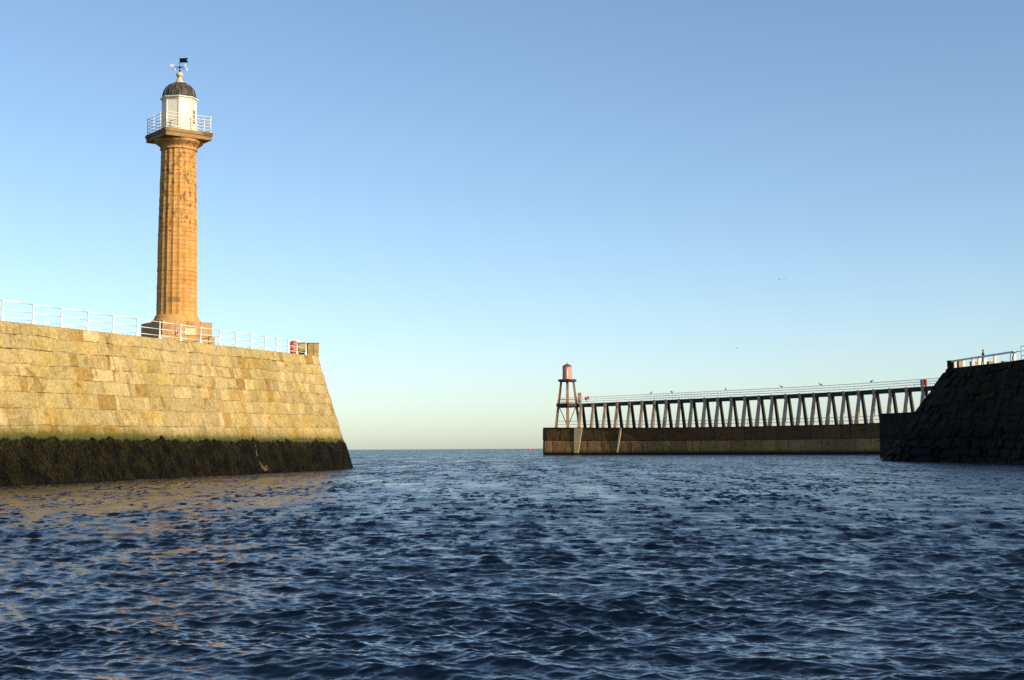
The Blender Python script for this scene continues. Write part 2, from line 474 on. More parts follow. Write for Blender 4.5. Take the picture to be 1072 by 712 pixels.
def wall_hit(x, y, out=.0):
    """point of the straight battered west face under pixel (x, y)"""
    nrm = Vector((dW.y, -dW.x, B)).normalized(); d = (at(x, y, 100) - CAM).normalized()
    base = Vector((a0.x, a0.y, 0)) + nrm * out
    return CAM + d * ((base - CAM).dot(nrm) / d.dot(nrm))
for poly in ([(266.2, 462.5), (267.2, 462), (268.7, 470), (269.9, 477), (268.9, 478), (267.6, 471)], [(271.2, 482.5), (274.5, 486), (276.5, 488.5), (279.8, 486.5), (281, 492), (277.5, 493.5), (273.5, 490)]):
    q = MB(); n_ = len(poly)
    q.add([wall_hit(x, y, .12) - bld for x, y in poly] + [wall_hit(x, y, -.05) - bld for x, y in poly], [tuple(range(n_))] + [(i, (i + 1) % n_, n_ + (i + 1) % n_, n_ + i) for i in range(n_)])
    q.build('bare_patch', M['scar'], west_pier)
def west_edge(u, inset=.0):
    p, nn = wp.at(u); T = west_top2(u); q = p - nn * (B * T + inset)
    return Vector((q.x, q.y, T))
def proj(p):
    d = Vector(p) - CAM; z = d.dot(_f)
    return 536 + F * d.dot(_r) / z, 356 - F * d.dot(_u) / z
def u_for_px(x, lo=30., hi=None, inset=.35):
    hi = u_head + 8 if hi is None else hi
    for _ in range(50):
        mid = (lo + hi) / 2
        if proj(west_edge(mid, inset))[0] < x: lo = mid
        else: hi = mid
    return (lo + hi) / 2

# ---- pier railing
px_posts = [-33, 2.5, 34.6, 64.3, 91.8, 118.4, 143.4, 167.2, 189, 210, 230, 247, 263, 277.4, 289.7, 301.5, 310.8, 320]
us_posts = [u_for_px(-75, 20)] + [u_for_px(x, 20) for x in px_posts]
rail = empty('pier_railing', 'white painted iron railing with three rails along the sandstone pier edge', 'railing', west_edge(us_posts[0], .35))
rb = rail.location.copy()
RH = 1.36
def post_mesh():
    q = MB()
    q.lathe([(.17, 0), (.17, .06), (.13, .10), (.10, .22), (.065, .34), (.055, .42), (.05, RH - .06), (.07, RH - .03), (.065, RH + .04), (.03, RH + .08)], 10)
    return q
pp = [west_edge(u, .35) for u in us_posts]
first = post_mesh().build('post', M['white'], rail, True, pp[0] - rb)
for p in pp[1:]: dup_part(first, rail, p - rb)
for h, r in ((RH, .034), (RH * .58, .030), (RH * .20, .030)):
    q = MB()
    for a, b in zip(pp, pp[1:]):
        q.tube(a - rb + Vector((0, 0, h)), b - rb + Vector((0, 0, h)), r, n=8)
    q.build('rail', M['white'], rail, True)

# lifebuoy hung on the railing by the lighthouse
bp = at(184, 348.5, west_edge(u_for_px(184), .35).y)
e = west_edge(u_for_px(184), .35); bp = Vector((e.x, e.y, bp.z))
q = MB(); axn = Vector((.977, -.214, 0))
q.ring((0, 0, 0), .23, .075, axn, 32, 10, lambda i: 1 if (i % 8) < 2 else 0)
lb = q.build('lifebuoy', [M['red'], M['white']], None, True, bp + axn * .12)
tag(lb, 'small red and white lifebuoy ring hung on the white railing below the lighthouse', 'lifebuoy')

# orange housing on the pier head
hp = west_edge(u_for_px(306.9, inset=.75), .75); hs = 1.0
ho = empty('lifebuoy_housing', 'orange red upright lifebuoy housing behind the white railing at the pier head', 'housing', hp)
q = MB(); q.lathe([(.10, 0), (.30, .05), (.33, .30), (.33, .62), (.27, .70), (.26, .74), (.33, .82), (.34, 1.10), (.30, 1.28), (.20, 1.38), (.06, 1.42)], 16, sy=.7)
q.build('shell', M['orange'], ho, True)
q = MB(); q.lathe([(.275, .70), (.285, .71), (.285, .745), (.275, .755)], 16, sy=.7); q.build('band', M['white'], ho, True)
q = MB(); q.box((0, 0, -.02), (.5, .4, .08), bevel=.02); q.build('base', M['iron'], ho)

# stone blocks at the head
def stone_block(px0, px1, ytop, Y, depth, label, seed, rot=0.2):
    A = at(px0, ytop, Y); Bq = at(px1, ytop, Y); c = (A + Bq) / 2; w = (Bq - A).length
    zt = A.z; zb = _t_head - .05
    o = empty('stone_block', label, 'stone block', (c.x, c.y, zb), rot)
    R = random.Random(seed); q = MB(); h = zt - zb
    n = 2 if w > 1 else 1
    for i in range(2):
        for k in range(n):
            ww = w / n
            q.box((-w / 2 + ww * (k + .5), 0, h * (i + .5) / 2), (ww - .02, depth, h / 2 - .015), tone=(R.uniform(.75, .95),) * 3, bevel=.04)
    t = q.build('blocks', M['west_stone'], o)
    q = MB(); q.box((0, 0, h + .04), (w + .08, depth + .1, .1), tone=(.8, .8, .8), bevel=.03); q.build('coping', M['west_stone'], o)
    return o
stone_block(321.5, 333.5, 360.2, 156.5, 1.6, 'square weathered sandstone block at the seaward tip of the pier head', 3)
stone_block(311.8, 320.5, 359.8, 158.8, 1.0, 'lower mottled sandstone block between the last two railing posts', 8)

# ================================================================== LIGHTHOUSE
LY = 128.5
u_l = u_for_px(185); ZL = west_edge(u_l).z + (west_top2(u_l + 11) - west_top2(u_l)) * .5
LC = at(184.9, 340, LY); LC.z = ZL
lh = empty('lighthouse', 'tall fluted golden sandstone column lighthouse with white lantern and dark dome', 'lighthouse', LC)
def lz(y): return at(186.5, y, LY).z - ZL
pxm = LY / F * 1.003
ANG = math.radians(37)
z_pl = lz(338.5); z_sh0 = lz(331.5); z_sh1 = lz(158.5); z_ab0 = lz(149.3); z_ab1 = lz(140.6)
# plinth
q = MB(); w = 4.75
for i in range(2):
    zb = (z_pl + .3) * i / 2 - .3; zt = (z_pl + .3) * (i + 1) / 2 - .3
    ww = w + (.35 if i == 0 else 0)
    for k in range(4):
        q.box((-ww / 2 + ww * (k + .5) / 4, 0, (zb + zt) / 2), (ww / 4 - .012, ww, zt - zb - .012), tone=(random.uniform(.75, 1.1),) * 3, bevel=.03)
pl = q.build('plinth', M['plinth_stone'], lh); pl.rotation_euler = (0, 0, ANG)
q = MB(); q.box((.22, -w / 2 - .02, z_pl * .60), (1.05, .06, .62), bevel=.015); q.build('plaque', M['pale_stone'], pl)
q = MB(); q.lathe([(2.20, z_pl - .02), (2.22, z_pl + .10), (2.12, z_pl + .22), (2.02, z_pl + .30), (1.98, z_pl + .42), (1.84, z_sh0 + .08)], 40)
q.build('base_moulding', M['tower'], lh, True)
# fluted shaft in courses of blocks
q = MB(); r0, r1 = 1.80, 1.555; NF = 20; NP = NF * 6
ncourse = 38
def shaft_r(z, t):
    k = (z - z_sh0) / (z_sh1 - z_sh0)
    r = r0 + (r1 - r0) * k + .05 * math.sin(math.pi * k)
    fl = (t * NF / (2 * math.pi)) % 1.
    return r - .068 * math.sin(math.pi * fl) * (1 - .25 * (k > .995))
R = random.Random(2)
for ci in range(ncourse):
    za = z_sh0 + (z_sh1 - z_sh0) * ci / ncourse; zb = z_sh0 + (z_sh1 - z_sh0) * (ci + 1) / ncourse
    ang0 = R.uniform(0, .5); nb = 9
    tones = []
    for k in range(nb):
        b = R.uniform(.88, 1.08); b2 = (b, b * R.uniform(.95, 1.02), b * R.uniform(.85, 1.05))
        if R.random() < (.01 + .02 * (ncourse * .55 < ci < ncourse * .93)): kk = R.uniform(.5, .8); b2 = (kk, kk * 1.12, kk * 1.4)
        tones.append(b2)
    jog = [R.uniform(-.018, .018) for _ in range(nb)]
    levels = [(za, -.035), (za + .035, 0), ((za + zb) / 2, 0), (zb - .02, 0), (zb, -.035)]
    ring = []
    for z, off in levels:
        row = []
        for i in range(NP):
            t = 2 * math.pi * i / NP; k = int((t + ang0) / (2 * math.pi) * nb) % nb
            rr = shaft_r(z, t) + off + (jog[k] if off == 0 else 0); row.append((rr * math.cos(t), rr * math.sin(t), z))
        ring.append(row)
    o = len(q.v); q.v += sum(ring, [])
    for a in range(4):
        for i in range(NP):
            j = (i + 1) % NP; t = 2 * math.pi * (i + .5) / NP; k = int((t + ang0) / (2 * math.pi) * nb) % nb
            q.f.append((o + a * NP + i, o + a * NP + j, o + (a + 1) * NP + j, o + (a + 1) * NP + i)); q.c.append(tones[k]); q.mi.append(0)
sh = q.build('shaft', M['tower'], lh)
q = MB(); zc = z_sh1
q.lathe([(1.55, zc - .02), (1.66, zc + .04), (1.66, zc + .12), (1.58, zc + .16), (1.60, zc + .24), (1.78, zc + .42), (2.02, zc + .60), (2.16, zc + .70), (2.18, z_ab0 + .02)], 48)
q.build('capital', M['tower'], lh, True)
# abacus slab (gallery floor)
q = MB(); wa = 4.55
za, zb = z_ab0, z_ab1
q.box((0, 0, (za + zb) / 2 - .08), (wa - .12, wa - .12, (zb - za) * .62), bevel=.03)
q.box((0, 0, zb - .17), (wa + .04, wa + .04, .34), bevel=.05)
ab = q.build('gallery_slab', M['cap_stone'], lh); ab.rotation_euler = (0, 0, ANG)
# gallery railing
gr = bpy.data.objects.new('gallery_railing', None)
ghw = wa / 2 - .16; GH = 1.45
q = MB()
for h in (.25, .55, .85, 1.15, GH):
    for k in range(4):
        Rk = rotz(k * math.pi / 2)
        q.tube(Rk @ Vector((-ghw, -ghw, zb + h)), Rk @ Vector((ghw, -ghw, zb + h)), .024, n=6)
grail = q.build('gallery_railing', M['cream'], lh); grail.rotation_euler = (0, 0, ANG)
q = MB(); q.tube((0, 0, 0), (0, 0, GH + .02), .042, .04, 8); q.lathe([(.055, GH), (.075, GH + .05), (.055, GH + .10), (.01, GH + .12)], 8); q.lathe([(.09, 0), (.08, .05), (.045, .1)], 8)
gp = None
for k in range(4):
    for tt in (-1, -.34, .34):
        v = rotz(k * math.pi / 2) @ Vector((ghw * tt, -ghw, zb))
        if gp is None: gp = q.build('post', M['cream'], grail, True, v)
        else: dup_part(gp, grail, v)
# lantern room (octagon)
z_l0 = zb; z_l1 = lz(107.2); RL = 1.50; PH = math.radians(-33.5)
q = MB(); q.lathe([(RL + .12, z_l0 - .01), (RL + .12, z_l0 + .32), (RL + .02, z_l0 + .40), (RL, z_l0 + .42), (RL, z_l1 + .02)], 8, phase=PH)
for k in range(8):
    t = PH + k * math.pi / 4
    q.tube((RL * math.cos(t), RL * math.sin(t), z_l0 + .35), (RL * math.cos(t), RL * math.sin(t), z_l1), .05, n=6)
lt = q.build('lantern_room', M['cream'], lh)
# windows on the octagon's sides: the two right-hand ones and those behind
ap = RL * math.cos(math.pi / 8)
for k in (0, 1, 2, 3):
    t = PH + math.pi / 8 + k * math.pi / 4
    Rt = rotz(t + math.pi / 2); c = Vector((ap * math.cos(t), ap * math.sin(t), 0)); out = Vector((math.cos(t), math.sin(t), 0))
    zw0 = z_l0 + .85; zw1 = z_l0 + 2.15
    q = MB(); q.box(c + out * .012 + Vector((0, 0, (zw0 + zw1) / 2)), (.52, .03, zw1 - zw0), Rt)
    wn = q.build('window', M['glass'], lt)
    q = MB()
    for sx in (-.29, 0, .29):
        q.box(c + out * .03 + Rt @ Vector((sx, 0, 0)) + Vector((0, 0, (zw0 + zw1) / 2)), (.055, .06, zw1 - zw0 + .11), Rt)
    for z in (zw0, zw0 * .67 + zw1 * .33, zw0 * .33 + zw1 * .67, zw1):
        q.box(c + out * .033 + Vector((0, 0, z)), (.6, .05, .055), Rt)
    q.build('frame', M['cream'], wn)
q = MB(); q.lathe([(RL - .02, z_l1 - .02), (RL + .06, z_l1 + .02), (RL + .10, z_l1 + .14), (RL + .24, z_l1 + .20), (RL + .24, z_l1 + .28), (RL + .06, z_l1 + .32)], 8, phase=PH)
q.build('cornice', M['cream'], lh)
# ribbed dome
z_d0 = z_l1 + .30; z_d1 = lz(87.0)
q = MB(); prof = []
for i in range(13):
    t = (math.pi / 2) * i / 12
    prof.append((max(1.50 * math.cos(t) ** .9 if i < 12 else .12, .12), z_d0 + (z_d1 - z_d0) * math.sin(t)))
q.lathe(prof, 32); dm = q.build('dome', M['lead'], lh, True)
for k in range(16):
    t = 2 * math.pi * k / 16; q = MB()
    for (ra, z0_), (rb_, z1_) in zip(prof[:-1], prof[1:]):
        q.tube((ra * math.cos(t), ra * math.sin(t), z0_), (rb_ * math.cos(t), rb_ * math.sin(t), z1_), .06, n=5)
    q.build('rib', M['lead'], dm)
z_f = z_d1 - .03
q = MB(); zt = lz(75.5)
q.lathe([(.42, z_f), (.38, z_f + .10), (.26, z_f + .30), (.19, z_f + .48), (.17, z_f + .52), (.23, z_f + .58), (.30, z_f + .70), (.33, z_f + .80), (.28, z_f + .93), (.14, z_f + 1.02), (.07, zt)], 16)
q.build('finial', M['pale_stone'], lh, True)
# weather vane
z_v1 = lz(60.3)
q = MB(); q.tube((0, 0, zt - .1), (0, 0, z_v1), .035, .022, 8); q.lathe([(.04, zt + .02), (.10, zt + .12), (.04, zt + .24)], 8)
vane = q.build('weather_vane', M['iron'], lh)
zarm = lz(70.8)
q = MB(); q.lathe([(.03, zarm - .09), (.12, zarm - .03), (.12, zarm + .03), (.03, zarm + .09)], 10)
q.build('boss', M['iron'], vane, True)
txt = {}
for k, ch in enumerate('ENWS'):
    t = math.radians(50) + k * math.pi / 2; d = Vector((math.cos(t), math.sin(t), 0))
    q = MB(); prev = None
    for i in range(7):
        s_ = i / 6; p = d * (.08 + .52 * s_) + Vector((0, 0, zarm + .07 * math.sin(s_ * math.pi * 2)))
        if prev is not None: q.tube(prev, p, .025, n=5)
        prev = p
    arm = q.build('arm', M['iron'], vane)
    cu = bpy.data.curves.new('letter', 'FONT'); cu.body = ch; cu.size = .38; cu.extrude = .02; cu.offset = .004; cu.align_x = 'CENTER'; cu.align_y = 'CENTER'
    tmp = bpy.data.objects.new('tmp', cu); COL.objects.link(tmp)
    me = bpy.data.meshes.new_from_object(tmp.evaluated_get(bpy.context.evaluated_depsgraph_get()))
    bpy.data.objects.remove(tmp); me.name = 'letter'; me.materials.clear(); me.materials.append(M['white'])
    lo = bpy.data.objects.new('letter', me); COL.objects.link(lo); lo.parent = arm
    lo.location = d * .84 + Vector((0, 0, zarm)); lo.rotation_euler = (math.radians(90), 0, math.radians(10))
q = MB(); zf = lz(63.6); fd = Vector((math.cos(math.radians(-30)), math.sin(math.radians(-30)), -.06)); un = Vector((0, 0, 1))
nrm = fd.cross(un).normalized() * .02
fp = [(0, .22), (.45, .20), (1.02, .17), (.80, 0), (1.06, -.26), (.45, -.20), (0, -.20)]
vs = []
for sgn in (-1, 1):
    for x, z in fp: vs.append(fd * x + un * z + Vector((0, 0, zf)) + nrm * sgn)
q.add(vs, [(0, 1, 5, 6), (1, 2, 3), (1, 3, 5), (3, 4, 5), (7, 13, 12, 8), (8, 10, 9), (8, 12, 10), (10, 12, 11)] + [(i, (i + 1) % 7, 7 + (i + 1) % 7, 7 + i) for i in range(7)])
q.build('pennant', M['iron'], vane)

# ================================================================== EAST PIER (right)
XE, ZE = 56.3, 198.
epts = [(59.0, 70. + i * 4) for i in range(33)]
epts = [(XE + (198 - y) * .012, y) for _, y in epts if y < ZE - 1] + [(XE, ZE)]
ec = Vector((XE + Rn, ZE))
# outside must be on the right of travel: travel from far side to the near side along the west face
arc = [(ec.x - Rn * math.cos(math.pi * i / 24), ec.y + Rn * math.sin(math.pi * i / 24)) for i in range(25)]
back = [(XE + 2 * Rn + (198 - y) * .0, y) for y in np.linspace(194, 70, 24)]
allp = list(epts) + arc[1:] + back
allp = allp[::-1]                 # so that the outside is on the right
ep = Path(allp)
def east_top(u):
    p, _ = ep.at(u); return 12.75 - .028 * max(198 - p.y, 0) * .75
east = empty('stone_pier', 'dark shadowed stone pier with battered face at the right side of the harbour mouth', 'pier', (XE, 70, 0))
eb = Vector((XE, 70, 0))
def etone(R, ci, n):
    k = R.uniform(.75, 1.2); return (k, k * R.uniform(.92, 1.05), k * R.uniform(.85, 1.05))
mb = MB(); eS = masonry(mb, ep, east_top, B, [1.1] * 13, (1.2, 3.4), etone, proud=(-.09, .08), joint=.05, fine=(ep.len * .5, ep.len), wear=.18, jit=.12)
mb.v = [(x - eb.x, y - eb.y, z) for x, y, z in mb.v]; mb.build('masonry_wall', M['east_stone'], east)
tp = wall_top(ep, east_top, B); n = len(tp); mbt = MB()
for i in range(n // 2):
    j = n - 1 - i
    if i + 1 < j - 1: mbt.add([tp[i], tp[i + 1], tp[j - 1], tp[j]], [(0, 1, 2, 3)])
    elif i + 1 < j: mbt.add([tp[i], tp[i + 1], tp[j]], [(0, 1, 2)])
mbt.v = [(x - eb.x, y - eb.y, z - .02) for x, y, z in mbt.v]; mbt.build('paving', M['deck'], east)
# flared rough footing wrapped round the head
def flare(Y): t = min(max((Y - 168) / 30., 0), 1); return 5.0 * t * t * (3 - 2 * t)
fp_ = [(XE + (198 - y) * .012 - flare(y), y) for y in np.linspace(168, 198, 25)]
fe = [0.] * 0 + [flare(y) for y in np.linspace(168, 198, 25)]
for i in range(1, 19):
    t = math.pi * .72 * i / 18; fp_.append((ec.x - (Rn + 5.) * math.cos(t), ec.y + (Rn + 5.) * math.sin(t))); fe.append(5.)
fpth = Path(fp_[::-1]); fe = fe[::-1]
def fl_b(u): return B + float(np.interp(u, fpth.L, fe)) / 12.9
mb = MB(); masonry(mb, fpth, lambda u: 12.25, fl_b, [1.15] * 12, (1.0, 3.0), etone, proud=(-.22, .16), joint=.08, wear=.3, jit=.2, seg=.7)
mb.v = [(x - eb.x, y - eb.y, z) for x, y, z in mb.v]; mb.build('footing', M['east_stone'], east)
# low apron beyond the head
apoly = [(84, 262), (67, 262), (66, 235), (66, 204), (80, 204)][::-1]
apoly = [(80, 204), (84, 262), (66.9, 262), (66.2, 235), (66, 204)]
pth = []
for a, b in zip(apoly[1:], apoly[2:]):
    for i in range(20): pth.append((a[0] + (b[0] - a[0]) * i / 20, a[1] + (b[1] - a[1]) * i / 20))
pth.append(apoly[-1])
app = Path(pth); _z0, _z1 = at(920.5, 433, 262).z, at(955, 432.4, 238).z
def ap_top(u): p, _ = app.at(u); return _z1 + (_z0 - _z1) * min(max((p.y - 235) / 27, 0), 1)
mb = MB(); masonry(mb, app, ap_top, .01, [1.] * 7, (1.5, 4), etone, proud=(-.04, .06))
ttop = [(p.x, p.y, ap_top(app.L[i])) for i, p in enumerate(app.p)]
mb.add([(x, y, z - .01) for x, y, z in ttop] + [(80, 204, _z1)], [tuple(range(len(ttop) + 1))], (.8, .8, .8))
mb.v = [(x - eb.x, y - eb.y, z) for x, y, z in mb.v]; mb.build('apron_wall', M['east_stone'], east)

def east_edge(Y, inset=0.):
    x = XE + (198 - Y) * .012 + B * 12.5
    lo = min((abs(ep.at(u)[0].y - Y), u) for u in np.linspace(ep.len * .55, ep.len, 300))[1]
    T = east_top(lo); return Vector((XE + max(198 - Y, 0) * .012 + B * T + inset, Y, T))
def Y_for_px(x, inset):
    lo, hi = 100., 215.
    for _ in range(50):
        mid = (lo + hi) / 2
        if proj(east_edge(mid, inset))[0] > x: lo = mid
        else: hi = mid
    return (lo + hi) / 2
# white post-and-beam barrier
bpx = [1000.0, 1008.5, 1018.6, 1025, 1031, 1041.7, 1062]
bpos = [east_edge(Y_for_px(x, .5), .5) for x in bpx]
bar = empty('barrier_rail', 'white timber post barrier with thick top beam on the dark right hand pier', 'barrier', bpos[0]); bb = bar.location.copy()
def ph(x): return 1.0
q = MB(); q.box((0, 0, .47), (.34, .34, 1.0), bevel=.03); f0 = q.build('post', M['white'], bar, False, bpos[0] - bb)
for p in bpos[1:-1]: dup_part(f0, bar, p - bb)
q = MB(); q.box((0, 0, .62), (.30, .30, 1.3), bevel=.03); q.build('post', M['white'], bar, False, bpos[-1] - bb)
q = MB(); pa = bpos[0] - bb + Vector((-.1, 1.2, 1.0)); pb = bpos[-1] - bb + Vector((0, 0, 1.17))
q.beam(pa, pb, .22, .22); q.build('beam', M['grey_metal'], bar)

# parapet blocks on the head
def parapet(px0, px1, ytop, Y, depth, rot, label, mat, h=1.0, zoff=0):
    A = at(px0, ytop, Y); Bq = at(px1, ytop, Y); c = (A + Bq) / 2; w = (Bq - A).length
    zt = A.z; zb = 12.55; o = empty('parapet_wall', label, 'parapet', (c.x, c.y + depth / 2, zb), rot)
    R = random.Random(int(px0)); q = MB(); nn = max(1, int(w / 1.1)); hh = zt - zb - .1
    for r_ in range(2):
        for k in range(nn):
            q.box((-w / 2 + w * (k + .5) / nn, 0, hh * (r_ + .5) / 2), (w / nn - .02, depth, hh / 2 - .01), tone=(R.uniform(.8, 1.1),) * 3, bevel=.03)
    q.build('blocks', mat, o)
    q = MB(); q.box((0, 0, hh + .05), (w + .06, depth + .08, .1), bevel=.02); q.build('coping', mat, o)
    return o
parapet(1002.6, 1006.4, 377.8, 200.5, .6, .35, 'short tan sandstone parapet piece beside the shadowed end block', M['tan_wall'])
parapet(1016.2, 1024.5, 378.4, 202.5, .6, .35, 'tan sandstone parapet length left of the walker on the dark pier', M['tan_wall'])
parapet(1034, 1044, 378.4, 199, .6, .3, 'tan sandstone parapet length right of the walker on the dark pier', M['tan_wall'])
parapet(1049.5, 1056, 378.0, 195, .6, .3, 'low tan sandstone parapet stub next to the ladder top', M['tan_wall'])
# end block, turned 45 degrees: shade put into the dark stone colour on every face
A = at(991.6, 378.0, 201.0); zb_ = 12.2
blk = empty('end_block', 'big square shadowed stone block on the corner of the right hand pier head', 'stone block', (at(998.5, 380, 201).x, 201, zb_), math.radians(38))
q = MB(); hh = A.z - zb_
for k in range(2): q.box((0, 0, hh * (k + .5) / 2), (1.35, 1.35, hh / 2 - .01), bevel=.05)
q.build('blocks', M['east_stone'], blk)
q = MB(); q.box((0, 0, hh + .03), (1.42, 1.42, .08), bevel=.02); q.build('coping', M['east_stone'], blk)

# iron ladder fixed to the battered face
lad = empty('iron_ladder', 'black iron ladder climbing the dark right hand pier face to curved handrails', 'ladder', east_edge(172.5)); lb_ = lad.location.copy()
T = lb_.z
def face(z, y, out): return Vector((XE + (198 - y) * .012 + B * z - out, y, z)) - lb_
for dy in (-.28, .28):
    q = MB(); q.beam(face(2.5, 172.5 + dy, .22), face(T, 172.5 + dy, .22), .07, .07)
    prev = face(T, 172.5 + dy, .22)
    for i in range(1, 7):
        t = i / 6; p = face(T, 172.5 + dy * (1 + 1.3 * math.sin(t * math.pi * .5)), .22) + Vector((.9 * t * t, 0, 1.15 * math.sin(t * math.pi * .62)))
        q.tube(prev, p, .045, n=6); prev = p
    q.build('stile', M['iron'], lad)
rg = None
z = 2.7
while z < T:
    a = face(z, 172.22, .22); b = face(z, 172.78, .22)
    if rg is None:
        q = MB(); q.tube((0, 0, 0), b - a, .03, n=6); rg = q.build('rung', M['iron'], lad, False, a)
    else: dup_part(rg, lad, a)
    z += .38
# grey tubular railing running out of the frame
gpos = [east_edge(Y_for_px(1069.3, .6) - 2.6 * i, .6) for i in range(6)]
gr2 = empty('tube_railing', 'grey three bar tubular railing at the right edge above the dark pier', 'railing', gpos[0])
q = MB(); q.tube((0, 0, 0), (0, 0, 1.75), .05, n=8); g0 = q.build('post', M['grey_metal'], gr2)
for p in gpos[1:]: dup_part(g0, gr2, p - gpos[0])
for h in (.6, 1.15, 1.72):
    q = MB(); q.tube(Vector((0, 0, h)), gpos[-1] - gpos[0] + Vector((0, 0, h)), .04, n=8); q.build('rail', M['grey_metal'], gr2)

# person on the pier
def person(loc, label, face_dir):
    o = empty('person', label, 'person', loc, face_dir)
    me = bpy.data.meshes.new('body')
    V = [(0, 0, .98), (0, .0, 1.18), (0, .01, 1.40), (0, 0, 1.50), (0, -.01, 1.56), (0, -.03, 1.66), (0, -.03, 1.76),
         (.10, 0, .93), (.11, -.03, .52), (.11, .03, .10), (.11, -.12, .03),
         (-.10, 0, .93), (-.11, .06, .52), (-.11, .16, .11), (-.11, .03, .03),
         (.19, .01, 1.42), (.26, .03, 1.15), (.24, -.10, .92), (.23, -.15, .82),
         (-.19, .01, 1.42), (-.26, .0, 1.15), (-.22, -.16, .98), (-.15, -.24, .98)]
    E = [(0, 1), (1, 2), (2, 3), (3, 4), (4, 5), (5, 6), (0, 7), (7, 8), (8, 9), (9, 10), (0, 11), (11, 12), (12, 13), (13, 14), (2, 15), (15, 16), (16, 17), (17, 18), (2, 19), (19, 20), (20, 21), (21, 22)]
    rad = [.17, .17, .18, .10, .065, .105, .09, .11, .075, .05, .045, .11, .075, .05, .045, .08, .06, .048, .04, .08, .06, .048, .04]
    me.from_pydata(V, E, [])
    tmp = bpy.data.objects.new('tmp', me); COL.objects.link(tmp)
    md = tmp.modifiers.new('s', 'SKIN'); sv = me.skin_vertices[0].data
    for i, r in enumerate(rad): sv[i].radius = (r, r * (.72 if i < 3 else 1))
    sv[0].use_root = True
    tmp.modifiers.new('d', 'SUBSURF').levels = 2
    out = bpy.data.meshes.new_from_object(tmp.evaluated_get(bpy.context.evaluated_depsgraph_get()))
    bpy.data.objects.remove(tmp); out.name = 'body'; out.materials.clear()
    for k in ('trousers', 'coat', 'skin'): out.materials.append(M[k])
    for p in out.polygons:
        p.use_smooth = True; c = p.center
        p.material_index = 2 if c.z > 1.53 or (abs(c.x) > .1 and c.y < -.13 and .75 < c.z < 1.02) else (1 if c.z > .82 else 0)
    b = bpy.data.objects.new('body', out); COL.objects.link(b); b.parent = o
    q = MB(); q.lathe([(.118, 0), (.125, .05), (.11, .12), (.06, .17), (.01, .185)], 14, (0, -.02, 1.69)); q.build('hat', M['hat'], o, True)
    return o
pY = Y_for_px(1029.5, 1.3); pe = east_edge(pY, 1.3)
per = person((pe.x, pe.y, pe.z - .02), 'person in a dark coat and pink hat standing behind the white barrier', math.radians(60)); per.scale = (1.28, 1.28, 1.15)

# ================================================================== BREAKWATER AND TRESTLE (far, right)
D = .90
def depthY(x):
    # the breakwater bends gently towards the land: its plan curve is a parabola
    k = (x - 536) / F; Xc = k * 430
    for _ in range(40):
        z = 450 - .40 * (Xc - 10) - .0040 * (Xc - 10) ** 2; Xc = .5 * Xc + .5 * k * z
    return z
def gpt(x): p = at(x, 450, depthY(x)); return Vector((p.x, p.y))
def depth_smooth(x): return sum(depthY(x + k) for k in (-40, -20, 0, 20, 40)) / 5
def gp2(x): d = depth_smooth(x); p = at(x, 450, d); return Vector((p.x, p.y))
xs = list(np.linspace(570.5, 1010, 60)); front = [gp2(x) for x in xs]
tipL = at(567.6, 450, depth_smooth(570) + 3.2); tipB = Vector((tipL.x + 4.5, tipL.y + 7))
bpts = [tuple(front[0] + Vector((4.5, 9.5)))] + [(tipL.x, tipL.y)] + [tuple(p) for p in front]
bw = Path(bpts)
bw.nr[0] = Vector((-.9, .1)); 
topz = lambda x: at(x, np.interp(x, [560, 690, 790, 880, 915, 1010], [447.6, 447.7, 446.4, 444.3, 442.8, 440.0]), depth_smooth(x)).z
bL = [topz(570), topz(570)] + [topz(x) for x in xs]
def bw_top(u): return float(np.interp(u, bw.L, bL))
brk = empty('breakwater', 'low brown stained concrete breakwater wall carrying the long trestle walkway', 'breakwater', (front[0].x, front[0].y, 0)); bo = Vector((front[0].x, front[0].y, 0))
def btone(R, ci, n):
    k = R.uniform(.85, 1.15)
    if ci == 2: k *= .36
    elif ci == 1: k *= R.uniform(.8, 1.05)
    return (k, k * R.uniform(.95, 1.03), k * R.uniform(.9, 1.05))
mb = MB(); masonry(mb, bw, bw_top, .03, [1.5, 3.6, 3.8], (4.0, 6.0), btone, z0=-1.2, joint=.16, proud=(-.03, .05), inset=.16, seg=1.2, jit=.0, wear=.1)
wdt = 9.
backp = [p + Vector((.546, .838)) * wdt for p in front]
for i in range(len(front) - 1):
    a, b = front[i], front[i + 1]; c, d = backp[i + 1], backp[i]; za, zb2 = bL[i + 2] , bL[i + 3]
    mb.add([(a.x, a.y, za), (b.x, b.y, zb2), (c.x, c.y, zb2), (d.x, d.y, za)], [(0, 1, 2, 3)], (.8, .8, .8))
    mb.add([(d.x, d.y, za), (c.x, c.y, zb2), (c.x, c.y, -1), (d.x, d.y, -1)], [(0, 1, 2, 3)], (.8, .8, .8))
mb.add([(tipL.x, tipL.y, bL[0]), (front[0].x, front[0].y, bL[0]), (backp[0].x, backp[0].y, bL[0])], [(0, 1, 2)], (.8, .8, .8))
mb.v = [(x - bo.x, y - bo.y, z) for x, y, z in mb.v]; mb.build('concrete_wall', M['breakwater'], brk)
